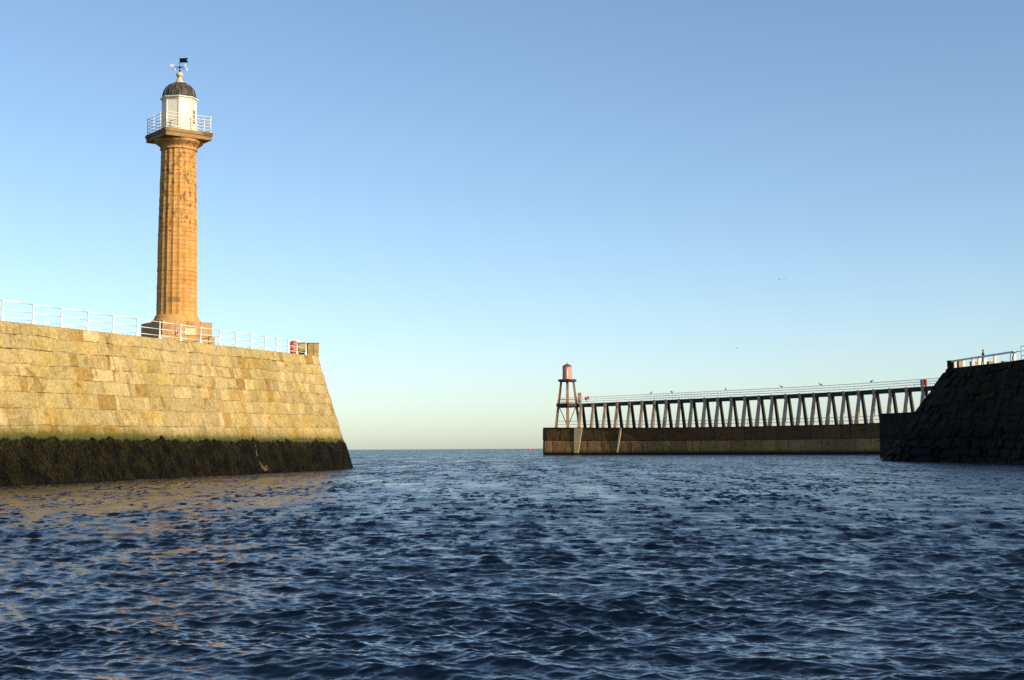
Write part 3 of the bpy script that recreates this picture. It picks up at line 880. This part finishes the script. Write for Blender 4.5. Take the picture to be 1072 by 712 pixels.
# slanted sunlit streaks, the light put into pale panels a little proud
def sunlit_streak(poly):
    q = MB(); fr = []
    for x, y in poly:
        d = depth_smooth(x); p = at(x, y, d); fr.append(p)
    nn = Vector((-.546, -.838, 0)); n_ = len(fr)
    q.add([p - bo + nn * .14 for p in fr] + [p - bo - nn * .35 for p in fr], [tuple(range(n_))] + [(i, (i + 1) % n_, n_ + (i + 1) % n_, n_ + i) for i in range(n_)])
    q.build('sunlit_panel', M['sunlit_concrete'], brk)
sunlit_streak([(601.3, 448.2), (609.6, 448.2), (605.6, 474.2), (601.0, 474.2)])
sunlit_streak([(648.6, 448.2), (650.6, 448.2), (646.8, 473.5), (645.6, 473.8)])

# low handrail along the far side of the breakwater
lowr = empty('low_handrail', 'thin grey two bar handrail along the far edge of the breakwater top', 'railing', (front[0].x, front[0].y, bL[2]))
lo0 = lowr.location.copy()
for h in (1.1, 2.1):
    q = MB()
    for i in range(0, len(front) - 1):
        a = front[i] + Vector((.546, .838)) * 7.6; b = front[i + 1] + Vector((.546, .838)) * 7.6
        q.tube(Vector((a.x, a.y, bL[i + 2] + h)) - lo0, Vector((b.x, b.y, bL[i + 3] + h)) - lo0, .075, n=5)
    q.build('rail', M['grey_metal'], lowr)
q = MB(); q.tube((0, 0, 0), (0, 0, 2.15), .07, n=5); g0 = None
for i in range(0, len(front), 3):
    a = front[i] + Vector((.546, .838)) * 7.6; p = Vector((a.x, a.y, bL[i + 2])) - lo0
    if g0 is None: g0 = q.build('post', M['grey_metal'], lowr, False, p)
    else: dup_part(g0, lowr, p)

# trestle
DX = Vector((.838, -.546, 0)); NB = Vector((.546, .838, 0))
deck_px = [(581, 423.9), (620, 422.6), (690, 419.6), (740, 417.4), (800, 414.8), (880, 411.0), (930, 408.0), (985, 404.4), (1010, 402.7)]
def deck_y(x): return float(np.interp(x, [p[0] for p in deck_px], [p[1] for p in deck_px]))
leg_px = [602.5, 616.0, 629.0, 642.0, 654.7, 667.7, 681.0, 694.2]
leg_px = [604.6, 617.3, 629.8, 642.4, 655.3, 668.3, 681.2]
legs2 = [20, 97, 170, 248, 325, 405, 485, 568, 645, 727, 810, 893, 985]
leg_px = leg_px + [690 + v / 5.64 for v in legs2] + [879.5, 895.3, 911.4, 928.2, 945.5, 962.5, 980]
tre = empty('trestle_walkway', 'long raised pier walkway on splayed concrete legs leading to the red beacon', 'walkway', (front[0].x, front[0].y, bL[2])); to = tre.location.copy()
tone_l = random.Random(4)
near_lo, near_hi, caps, ctrs = [], [], [], []
for x in leg_px:
    Y = depth_smooth(x)
    g = at(x, 450, Y); zb = topz(x); base = Vector((g.x, g.y, zb)) + NB * 1.0     # foot of the near leg
    slope_d = (gp2(min(x + 5, 1009)) - gp2(x - 5)).normalized()
    nb = Vector((-slope_d.y, slope_d.x, 0)); dx = Vector((slope_d.x, slope_d.y, 0))
    mid = base + nb * 2.4
    zt = at(x + 3, deck_y(x + 3) + 2., Y).z
    top_n = mid - nb * .6; top_f = mid + nb * .6; foot_f = base + nb * 4.8
    q = MB(); k = tone_l.uniform(.85, 1.1)
    q.beam(base - to + Vector((0, 0, -.05)), Vector((top_n.x, top_n.y, zt)) - to, 1.0, .8, .72, .6, side=dx, tone=(k,) * 3)
    q.build('leg', M['pale_concrete'], tre)
    q = MB(); q.beam(foot_f - to + Vector((0, 0, -.05)), Vector((top_f.x, top_f.y, zt)) - to, .82, .8, .7, .6, side=dx)
    q.build('leg', M['dark_timber_and_shade'], tre)  # far leg coloured dark to stand in for its shade
    q = MB(); c = Vector((top_n.x, top_n.y, zt)) - to - nb * .42
    q.beam(c + Vector((0, 0, -.7)), c + Vector((0, 0, .95)), .8, .35, side=dx); q.build('bracket', M['pale_concrete'], tre)
    ctrs.append((x, mid, zt, nb, dx))
# deck beam
lx = [(ctrs[0][1] + (ctrs[0][1] - ctrs[1][1]) * 1.75, ctrs[0][2] + (ctrs[0][2] - ctrs[1][2]) * 1.75)]
dl = lx + [(c[1], c[2]) for c in ctrs]
ex = ctrs[-1][1] + (ctrs[-1][1] - ctrs[-2][1]) * 3; dl.append((ex, ctrs[-1][2] + (ctrs[-1][2] - ctrs[-2][2]) * 3))
q = MB()
for (a, za), (b, zb2) in zip(dl, dl[1:]):
    q.beam(Vector((a.x, a.y, za + .25)) - to, Vector((b.x, b.y, zb2 + .25)) - to, 2.0, 1.15)
q.build('deck_beam', M['dark_timber_and_shade'], tre)
# walkway railing
rr = None; rs = []
for (a, za), (b, zb2) in zip(dl, dl[1:]):
    for t in (0, .5):
        p = a.lerp(b, t); rs.append((p, za + (zb2 - za) * t + .82, (b - a).normalized()))
wr = empty('walkway_railing', 'thin pale grey railing standing along the trestle walkway', 'railing', Vector((rs[0][0].x, rs[0][0].y, rs[0][1]))); wo = wr.location.copy()
WH = 1.95
q = MB(); q.tube((0, 0, 0), (0, 0, WH), .06, n=5)
for side in (-1, 1):
    ed = []
    for p, z, d in rs:
        nn = Vector((-d.y, d.x, 0)).normalized(); ed.append(Vector((p.x, p.y, z)) + nn * (.92 * side) - wo)
    for p in ed:
        if rr is None: rr = q.build('post', M['white'], wr, False, p)
        else: dup_part(rr, wr, p)
    for h in (.65, 1.3, WH):
        k = MB()
        for a, b in zip(ed, ed[1:]): k.tube(a + Vector((0, 0, h)), b + Vector((0, 0, h)), .045, n=5)
        k.build('rail', M['white'], wr)
# red housing on the walkway near the stone pier, red lifebuoy holder near the beacon
def on_deck(px, side):
    best = min(ctrs, key=lambda c: abs(proj(Vector((c[1].x, c[1].y, c[2])))[0] - px))
    i = ctrs.index(best); lo, hi = 0., 1.
    A = dl
    bestp = None
    for (a, za), (b, zb2) in zip(dl, dl[1:]):
        for t in np.linspace(0, 1, 21):
            p = a.lerp(b, float(t)); z = za + (zb2 - za) * t + .83
            d = (b - a).normalized(); nn = Vector((-d.y, d.x, 0)).normalized()
            w_ = Vector((p.x, p.y, z)) + nn * side
            e_ = abs(proj(w_)[0] - px)
            if bestp is None or e_ < bestp[0]: bestp = (e_, w_, d)
    return bestp[1], math.atan2(bestp[2].y, bestp[2].x)
p, a = on_deck(967.2, -.7)
o = empty('lifebuoy_cabinet', 'boxy red and white cabinet on the walkway next to the dark pier', 'cabinet', p, a)
q = MB(); q.box((0, 0, 1.0), (1.9, .55, 1.6), bevel=.06); q.build('cabinet', M['red'], o)
q = MB(); q.box((-.15, -.29, 1.0), (.35, .04, 1.45)); q.build('door_panel', M['white'], o)
q = MB(); q.box((-.6, 0, .1), (.16, .4, .25)); q.box((.6, 0, .1), (.16, .4, .25)); q.build('feet', M['iron'], o)
p, a = on_deck(614.8, -.7)
o = empty('lifebuoy_stand', 'tilted bright red lifebuoy board on the walkway just right of the beacon', 'lifebuoy', p, a)
q = MB(); q.tube((0, 0, 0), (0, 0, 1.5), .07, n=6); q.build('stand', M['iron'], o)
q = MB(); Rr = Matrix.Rotation(math.radians(-28), 3, 'Y'); q.box((0, -.1, 1.55), (1.5, .12, .95), Rr, bevel=.04); q.build('board', M['red'], o)
q = MB(); q.ring((0, -.2, 1.55), .34, .09, Vector((0, 1, 0)), 20, 8); q.build('ring', M['red_pale'], o, True)

# ================================================================== RED BEACON
bY = depth_smooth(594) + 2.2
bc = at(594.3, 447.6, bY); bzb = topz(594)
bea = empty('beacon', 'small red drum beacon on a splayed four legged tower at the breakwater tip', 'beacon', (bc.x, bc.y, bzb))
k = bY / F
def bz(y): return at(594.3, y, bY).z - bzb
zp = bz(399.6); zdk = bz(424)
hb, ht = 12.3 * k, 6.4 * k
view = math.atan2(bc.x, bc.y)
for i in range(4):
    t = -math.pi / 2 - view + i * math.pi / 2
    d = Vector((math.cos(t), math.sin(t), 0)); tt = Vector((-math.sin(t), math.cos(t), 0))
    q = MB()
    q.beam(d * hb * (1 if i % 2 else .55), d * ht * (1 if i % 2 else .6) + Vector((0, 0, zp)), .98, .85, .8, .7, side=tt)
    q.build('leg', M['brown_timber'], bea)
q = MB()
for i in range(8):
    pass
q.lathe([(ht + .9, zp - .05), (ht + 1.05, zp + .25), (ht + 1.05, zp + .62), (ht + .9, zp + .70)], 8, phase=.2)
q.build('platform', M['dark_timber_and_shade'], bea)
zr0 = zp + .68; zr1 = bz(384.2); rd = 5.0 * k
q = MB(); q.lathe([(rd, zr0), (rd * 1.03, zr0 + .2), (rd, zr0 + .35), (rd * .98, zr1 - .15), (rd * 1.04, zr1), (rd * .98, zr1 + .1)], 16)
dr = q.build('lantern_drum', M['red_pale'], bea)
q = MB(); q.box((.1 * k, -rd * 1.0, (zr0 + zr1) / 2 - .2), (.5, .12, (zr1 - zr0) * .72)); q.build('door', M['cream'], dr)
q = MB(); q.lathe([(rd * 1.02, zr1 + .08), (rd * .75, zr1 + .55), (rd * .3, zr1 + .85), (.12, zr1 + .95), (.1, zr1 + 1.5)], 16)
q.build('roof', M['lead'], bea)
# deck level platform ring and braces
q = MB(); q.lathe([(12.6 * k * .93, zdk - .55), (12.6 * k * .93, zdk + .5)], 4, phase=-math.pi / 2 - view); q.build('lower_platform', M['dark_timber_and_shade'], bea)
q = MB()
hd = hb + (ht - hb) * zdk / zp
for sgn in (-1, 1):
    d1 = Vector((math.cos(-math.pi / 2 - view), math.sin(-math.pi / 2 - view), 0)); d2 = Vector((math.cos(-view), math.sin(-view), 0)) * sgn
    q.tube(d1 * hb * .5 + Vector((0, 0, .3)), d2 * hd * .95 + Vector((0, 0, zdk - .4)), .12, n=6)
q.build('brace', M['iron'], bea)
q = MB(); rgp = hd * 1.05
for h in (.9, 1.7):
    for i in range(4):
        t0 = -math.pi / 2 - view + i * math.pi / 2
        q.tube(Vector((math.cos(t0) * rgp, math.sin(t0) * rgp, zdk + h)), Vector((math.cos(t0 + math.pi / 2) * rgp, math.sin(t0 + math.pi / 2) * rgp, zdk + h)), .07, n=5)
q.build('guard_rail', M['red'], bea)
for i in (0, 1, 3):
    t = -math.pi / 2 - view + i * math.pi / 2; d = Vector((math.cos(t), math.sin(t), 0)); tt = Vector((-math.sin(t), math.cos(t), 0))
    s_ = 1 if i % 2 else .57
    q = MB(); k0_ = zdk / zp; k1_ = (zdk + 2.6) / zp
    q.beam(d * (hb + (ht - hb) * k0_) * s_ + Vector((0, 0, zdk + .5)), d * (hb + (ht - hb) * k1_) * s_ + Vector((0, 0, zdk + 2.6)), .95, .85, .9, .8, side=tt)
    q.build('leg_cladding', M['rust'], bea)
q = MB(); dR = Vector((math.cos(-view), math.sin(-view), 0)); q.box(dR * (hd + 1.0) + Vector((0, -.5, zdk + 2.2)), (1.1, .8, 3.2), bevel=.08); q.build('control_box', M['rust'], bea)

# ================================================================== BIRDS
def bird_mesh(flying, mats):
    q = MB()
    n = 10
    prof = [(.004, -.34), (.03, -.33), (.05, -.22), (.10, -.10), (.125, .02), (.115, .12), (.075, .20), (.062, .25), (.075, .30), (.062, .36), (.025, .40), (.012, .45), (.003, .47)]
    vs = []
    for r, y in prof:
        for i in range(n):
            t = 2 * math.pi * i / n
            lift = .0 if flying else (.10 * max(y, -.3) / .3 + (.09 if y > .2 else 0))
            vs.append((r * math.cos(t), y * (1 if flying else .8), r * .9 * math.sin(t) + lift))
    fs = [(k * n + i, k * n + (i + 1) % n, k * n + n + (i + 1) % n, k * n + n + i) for k in range(len(prof) - 1) for i in range(n)]
    fs += [tuple(range(n - 1, -1, -1)), tuple(range((len(prof) - 1) * n, len(prof) * n))]
    q.add(vs, fs)
    return q
def wing_mesh(sx):
    q = MB(); pr = [(.06, .10, -.10, .02, .03), (.30, .16, -.06, .16, .025), (.55, .10, -.08, .13, .018), (.78, -.04, -.14, .05, .008)]
    vs = []
    for x, yf, yb, z, th in pr: vs += [(sx * x, yf, z), (sx * x, (yf + yb) / 2, z + th), (sx * x, yb, z), (sx * x, (yf + yb) / 2, z - th * .6)]
    fs = [(k * 4 + i, k * 4 + (i + 1) % 4, k * 4 + 4 + (i + 1) % 4, k * 4 + 4 + i) for k in range(3) for i in range(4)] + [(0, 1, 2, 3), (15, 14, 13, 12)]
    q.add(vs, fs); return q
perch = [(681.8, 'dark gull perched on the walkway railing nearest the red beacon'), (703.2, 'dark gull on the walkway railing, second bird from the beacon'),
         (759.8, 'slim upright dark bird on the walkway railing, third from the beacon'), (818.2, 'dark bird on the middle of the walkway railing, fourth from the beacon'),
         (859.2, 'dark bird on the walkway railing, fifth from the beacon'), (912.8, 'dark bird on the walkway railing nearest the dark right hand pier')]
bm0 = None
for i, (x, lab) in enumerate(perch):
    p, a = on_deck(x, -.92)
    o = empty('perched_bird', lab, 'bird', (p.x, p.y, p.z + WH + .13), random.Random(i).uniform(0, 6.28), 'birds perched on the trestle walkway railing')
    o.scale = (1.75, 1.75, 1.75)
    if bm0 is None:
        bm0 = bird_mesh(False, None).build('body', M['gull_dark'], o, True, (0, 0, .12))
        q = MB(); q.tube((.04, .02, .06), (.04, .03, -.10), .012, n=5); lg = q.build('leg', M['gull_dark'], o)
        q = MB(); q.tube((-.04, .02, .06), (-.04, .03, -.10), .012, n=5); lg2 = q.build('leg', M['gull_dark'], o)
        q = MB(); q.add([(0.02, .08, .10), (.12, .05, .13), (.10, -.18, .04), (.03, -.36, -.04), (0.13, -.06, .02)], [(0, 1, 4), (1, 2, 4), (2, 3, 4), (0, 4, 3)])
        wn_ = q.build('folded_wing', M['gull_dark'], o, False, (0, 0, .12))
    else:
        for c in (bm0, lg, lg2, wn_): dup_part(c, o, c.location)
fly = [(815.6, 292.3, 260, .4, 'left of two dark gulls flying side by side in the open sky'), (821.3, 292.0, 258, -.3, 'right of two dark gulls flying side by side in the open sky'),
       (771.6, 364.2, 380, .7, 'lone pale gull flying low above the trestle walkway')]
b0 = None
for i, (x, y, Y, rz, lab) in enumerate(fly):
    o = empty('flying_gull', lab, 'bird', at(x, y, Y), rz + 1.4, 'gulls flying over the harbour mouth')
    o.rotation_euler = (.15, .25, rz); o.scale = (.62,) * 3 if i < 2 else (.7,) * 3
    mt = M['gull_grey']
    if b0 is None:
        b0 = bird_mesh(True, None).build('body', mt, o, True); w1 = wing_mesh(1).build('wing', mt, o); w2 = wing_mesh(-1).build('wing', mt, o)
    else:
        for c in (b0, w1, w2): dup_part(c, o, c.location)

# distant boat
bt = at(555.8, 469.2, 5200); bt.z = 0
boat = empty('fishing_boat', 'tiny dark red boat far out on the horizon left of the breakwater', 'boat', bt, .3)
q = MB(); secs = [(-8, 2.2, 2.4), (-4, 2.8, 2.2), (2, 2.8, 2.4), (6, 1.9, 3.1), (9, .1, 3.9)]
vs = []
for x, w_, h_ in secs: vs += [(x, -w_ * .6, -.5), (x, -w_, h_), (x, w_, h_), (x, w_ * .6, -.5)]
q.add(vs, [(k_ * 4 + i, k_ * 4 + (i + 1) % 4, k_ * 4 + 4 + (i + 1) % 4, k_ * 4 + 4 + i) for k_ in range(4) for i in range(4)] + [(3, 2, 1, 0), (16, 17, 18, 19)])
q.build('hull', M['red'], boat)
q = MB(); q.box((-3, 0, 4.0), (4, 3.2, 3.2), bevel=.2); q.build('wheelhouse', M['white'], boat)
q = MB(); q.tube((1, 0, 2.2), (1, 0, 9), .15, .08, 6); q.tube((1, 0, 7.5), (-6, 0, 4), .06, n=5); q.build('mast', M['iron'], boat)

# ================================================================== WATER
def build_water():
    c_h = 2.0
    # rows by distance (finer than a picture row), columns by bearing, dense only ahead
    r = [2.5]
    while r[-1] < 420:
        x = r[-1]; r.append(x + min(max(x * x / 2865 * .24, .02), .28 + x * .003))
    while r[-1] < 40000: r.append(r[-1] * 1.18)
    r = np.array(r)
    dense = np.radians(np.arange(-26, 26.001, .062))
    side = np.radians(np.array([2, 5, 9, 15, 24, 36, 52, 72, 96, 124, 152]))
    ang = np.concatenate([-(np.radians(26) + side[::-1]), dense, np.radians(26) + side])
    NR, NC = len(r), len(ang)
    Rr, An = np.meshgrid(r, ang, indexing='ij')
    X = Rr * np.sin(An); Y = Rr * np.cos(An)
    dr = np.gradient(r)
    H = np.zeros_like(X); DXx = np.zeros_like(X); DYy = np.zeros_like(X)
    miss = np.zeros(NR)
    g = np.random.default_rng(21)
    NW = 116
    lam = np.exp(np.linspace(math.log(.05), math.log(4.5), NW)) * g.uniform(.94, 1.06, NW)
    tot = 0.
    mainang = math.radians(-96)       # travelling towards the viewer, a little from the right
    Hs = []
    side_fade = np.where(np.abs(An) < np.radians(26.3), 1., 0.)
    # slowly varying gusts so that patches of chop come and go
    def lowf(seed, s):
        q = np.random.default_rng(seed); o = np.zeros_like(X)
        for _ in range(7):
            a = q.uniform(0, 6.28); kk = 2 * math.pi / (s * q.uniform(.6, 1.8)); o += np.sin(kk * (X * math.cos(a) + Y * math.sin(a)) + q.uniform(0, 6.28))
        return o / math.sqrt(7 / 2)
    gustA = 1 + .16 * np.clip(lowf(5, 9), -1.6, 1.8); gustB = 1 + .14 * np.clip(lowf(6, 26), -1.6, 1.8); gustC = 1 + .22 * np.clip(lowf(8, 4.5), -1.6, 1.8)
    for i in range(NW):
        L = lam[i]; k = 2 * math.pi / L
        sp = math.radians(30 if L > .6 else 42)
        th = mainang + g.normal() * sp
        # slope per component
        s = .046 * (1. if L < .46 else (.46 / L) ** .62)
        if L < .18: s *= (L / .18) ** .5
        a = s / k
        fade = np.clip((L / np.maximum(dr, 1e-3) - 2.2) / 2.2, 0, 1); fade = fade * fade * (3 - 2 * fade)
        miss += (s * s / 2) * (1 - fade ** 2); tot += s * s / 2
        cx, sy = math.cos(th), math.sin(th)
        ph = k * (X * cx + Y * sy) + g.uniform(0, 2 * math.pi)
        gust = gustB if L > 1.2 else (gustA if L > .4 else gustC)
        amp = a * fade[:, None] * gust * side_fade
        H += amp * np.cos(ph)
        q = 1.0 * amp
        sn = np.sin(ph); DXx -= q * cx * sn; DYy -= q * sy * sn
    X2, Y2 = X + DXx, Y + DYy
    co = np.stack([X2, Y2, H], -1).reshape(-1, 3).astype(np.float32)
    idx = np.arange(NR * NC).reshape(NR, NC)
    quads = np.stack([idx[:-1, :-1], idx[:-1, 1:], idx[1:, 1:], idx[1:, :-1]], -1).reshape(-1, 4)[:, ::-1]
    # close the back and the middle with a few faces
    extra = [(idx[i + 1, 0], idx[i, 0], idx[i, NC - 1], idx[i + 1, NC - 1]) for i in range(NR - 1)]
    quads = np.concatenate([quads, np.array(extra)[:, ::-1]])
    me = bpy.data.meshes.new('water')
    nf = len(quads)
    me.vertices.add(len(co)); me.vertices.foreach_set('co', co.ravel())
    me.loops.add(nf * 4); me.loops.foreach_set('vertex_index', quads.ravel().astype(np.int32))
    me.polygons.add(nf); me.polygons.foreach_set('loop_start', np.arange(0, nf * 4, 4, dtype=np.int32))
    try: me.polygons.foreach_set('loop_total', np.full(nf, 4, np.int32))
    except Exception: pass
    me.polygons.foreach_set('use_smooth', np.ones(nf, bool))
    me.update(calc_edges=True); me.validate()
    at_ = me.attributes.new('chop', 'FLOAT', 'POINT')
    mm = np.repeat((miss / tot)[:, None], NC, 1); mm[side_fade < .5] = 1.
    at_.data.foreach_set('value', mm.astype(np.float32).ravel())
    o = bpy.data.objects.new('water', me); COL.objects.link(o)
    tag(o, kind='structure')
    print('WATER', NR, NC, 'rms slope', math.sqrt(tot), 'rms height', float(H[:200, 20:-20].std()))
    t = NT('harbour_water'); p = t.pos()
    ch = t.new('Attribute', attribute_name='chop').outputs['Fac']
    # unresolved chop acts as surface roughness
    big = t.noise(.035, 3, .6, t.scalev(p, (1., 1., 0)))
    med = t.noise(.5, 4, .6, t.scalev(p, (.8, .2, 0)))
    rough = t.math('ADD', .03, t.math('MULTIPLY', t.math('POWER', ch, .5), .20))
    rough = t.math('ADD', rough, t.math('MULTIPLY', ch, t.math('MULTIPLY', t.math('SUBTRACT', med, .5), .5)), clamp=True)
    rough = t.math('ADD', rough, t.math('MULTIPLY', ch, t.math('MULTIPLY', t.math('SUBTRACT', big, .5), .35)), clamp=True)
    # fine ripples: slopes from two noise fields
    def slope(scale, ax, ay):
        n = t.new('TexNoise', Scale=scale, Detail=3, Roughness=.6, noise_dimensions='3D')
        t.put(t.scalev(p, (ax, ay, 0)), n.inputs['Vector'])
        v = t.new('VectorMath', operation='SUBTRACT'); t.put(n.outputs['Color'], v.inputs[0]); v.inputs[1].default_value = (.5, .5, .5)
        return t.scalev(v.outputs[0], (1., 1., 0))
    def sc(v, f):
        n = t.new('VectorMath', operation='SCALE'); t.put(v, n.inputs[0]); t.put(f, n.inputs['Scale']); return n.outputs[0]
    def add(a, b):
        n = t.new('VectorMath', operation='ADD'); t.put(a, n.inputs[0]); t.put(b, n.inputs[1]); return n.outputs[0]
    s1 = sc(slope(12., .8, 1.3), t.math('ADD', .50, t.math('MULTIPLY', ch, .1)))
    s2 = sc(slope(1.1, 1.1, .19), t.math('MULTIPLY', ch, 1.5))
    s3 = sc(slope(.34, 1., .12), t.math('MULTIPLY', ch, 1.3))
    nn = t.new('NewGeometry').outputs['Normal']
    s4 = sc(slope(4.2, .8, .4), t.math('MULTIPLY', ch, 3.0))
    v = add(add(add(add(nn, s1), s2), s3), s4)
    nz = t.new('VectorMath', operation='NORMALIZE'); t.put(v, nz.inputs[0])
    t.put(nz.outputs[0], t.b.inputs['Normal'])
    t.b.inputs['IOR'].default_value = 1.333
    t.col((.0010, .0042, .0110), rough, .5)
    me.materials.append(t.m)
build_water()

# ================================================================== LIGHT
SUN_EL, SUN_AZ = math.radians(22), math.radians(56)     # azimuth from straight behind the camera towards the right
sd = Vector((math.sin(SUN_AZ) * math.cos(SUN_EL), -math.cos(SUN_AZ) * math.cos(SUN_EL), math.sin(SUN_EL)))
sl = bpy.data.lights.new('sun', 'SUN'); so = bpy.data.objects.new('sun', sl); COL.objects.link(so)
sl.energy = 4.9; sl.angle = math.radians(.5); sl.color = (1., .82, .54)
so.rotation_euler = sd.to_track_quat('Z', 'Y').to_euler(); so.location = sd * 300 + Vector((0, 100, 0))
W = bpy.data.worlds.new('World'); S.world = W; W.use_nodes = True
nt = W.node_tree; bg = nt.nodes['Background']
sky = nt.nodes.new('ShaderNodeTexSky'); sky.sky_type = 'NISHITA'; sky.sun_disc = False
sky.sun_elevation = SUN_EL
sky.sun_rotation = math.atan2(sd.x, sd.y)
sky.air_density = .8; sky.dust_density = .7; sky.ozone_density = 2.5; sky.altitude = 0
wb = nt.nodes.new('ShaderNodeMix'); wb.data_type = 'RGBA'; wb.blend_type = 'MULTIPLY'; wb.inputs[0].default_value = 1.
wb.inputs[7].default_value = (1.05, 1.03, .975, 1)      # white balance of the clear sky
nt.links.new(sky.outputs[0], wb.inputs[6]); nt.links.new(wb.outputs[2], bg.inputs[0]); bg.inputs[1].default_value = .15
vs_ = S.view_settings; vs_.view_transform = 'Standard'; vs_.look = 'None'; vs_.gamma = 1; vs_.use_curve_mapping = False
vs_.exposure = 0.30
S.cycles.use_denoising = False
S.cycles.max_bounces = 6; S.cycles.caustics_reflective = False; S.cycles.caustics_refractive = False
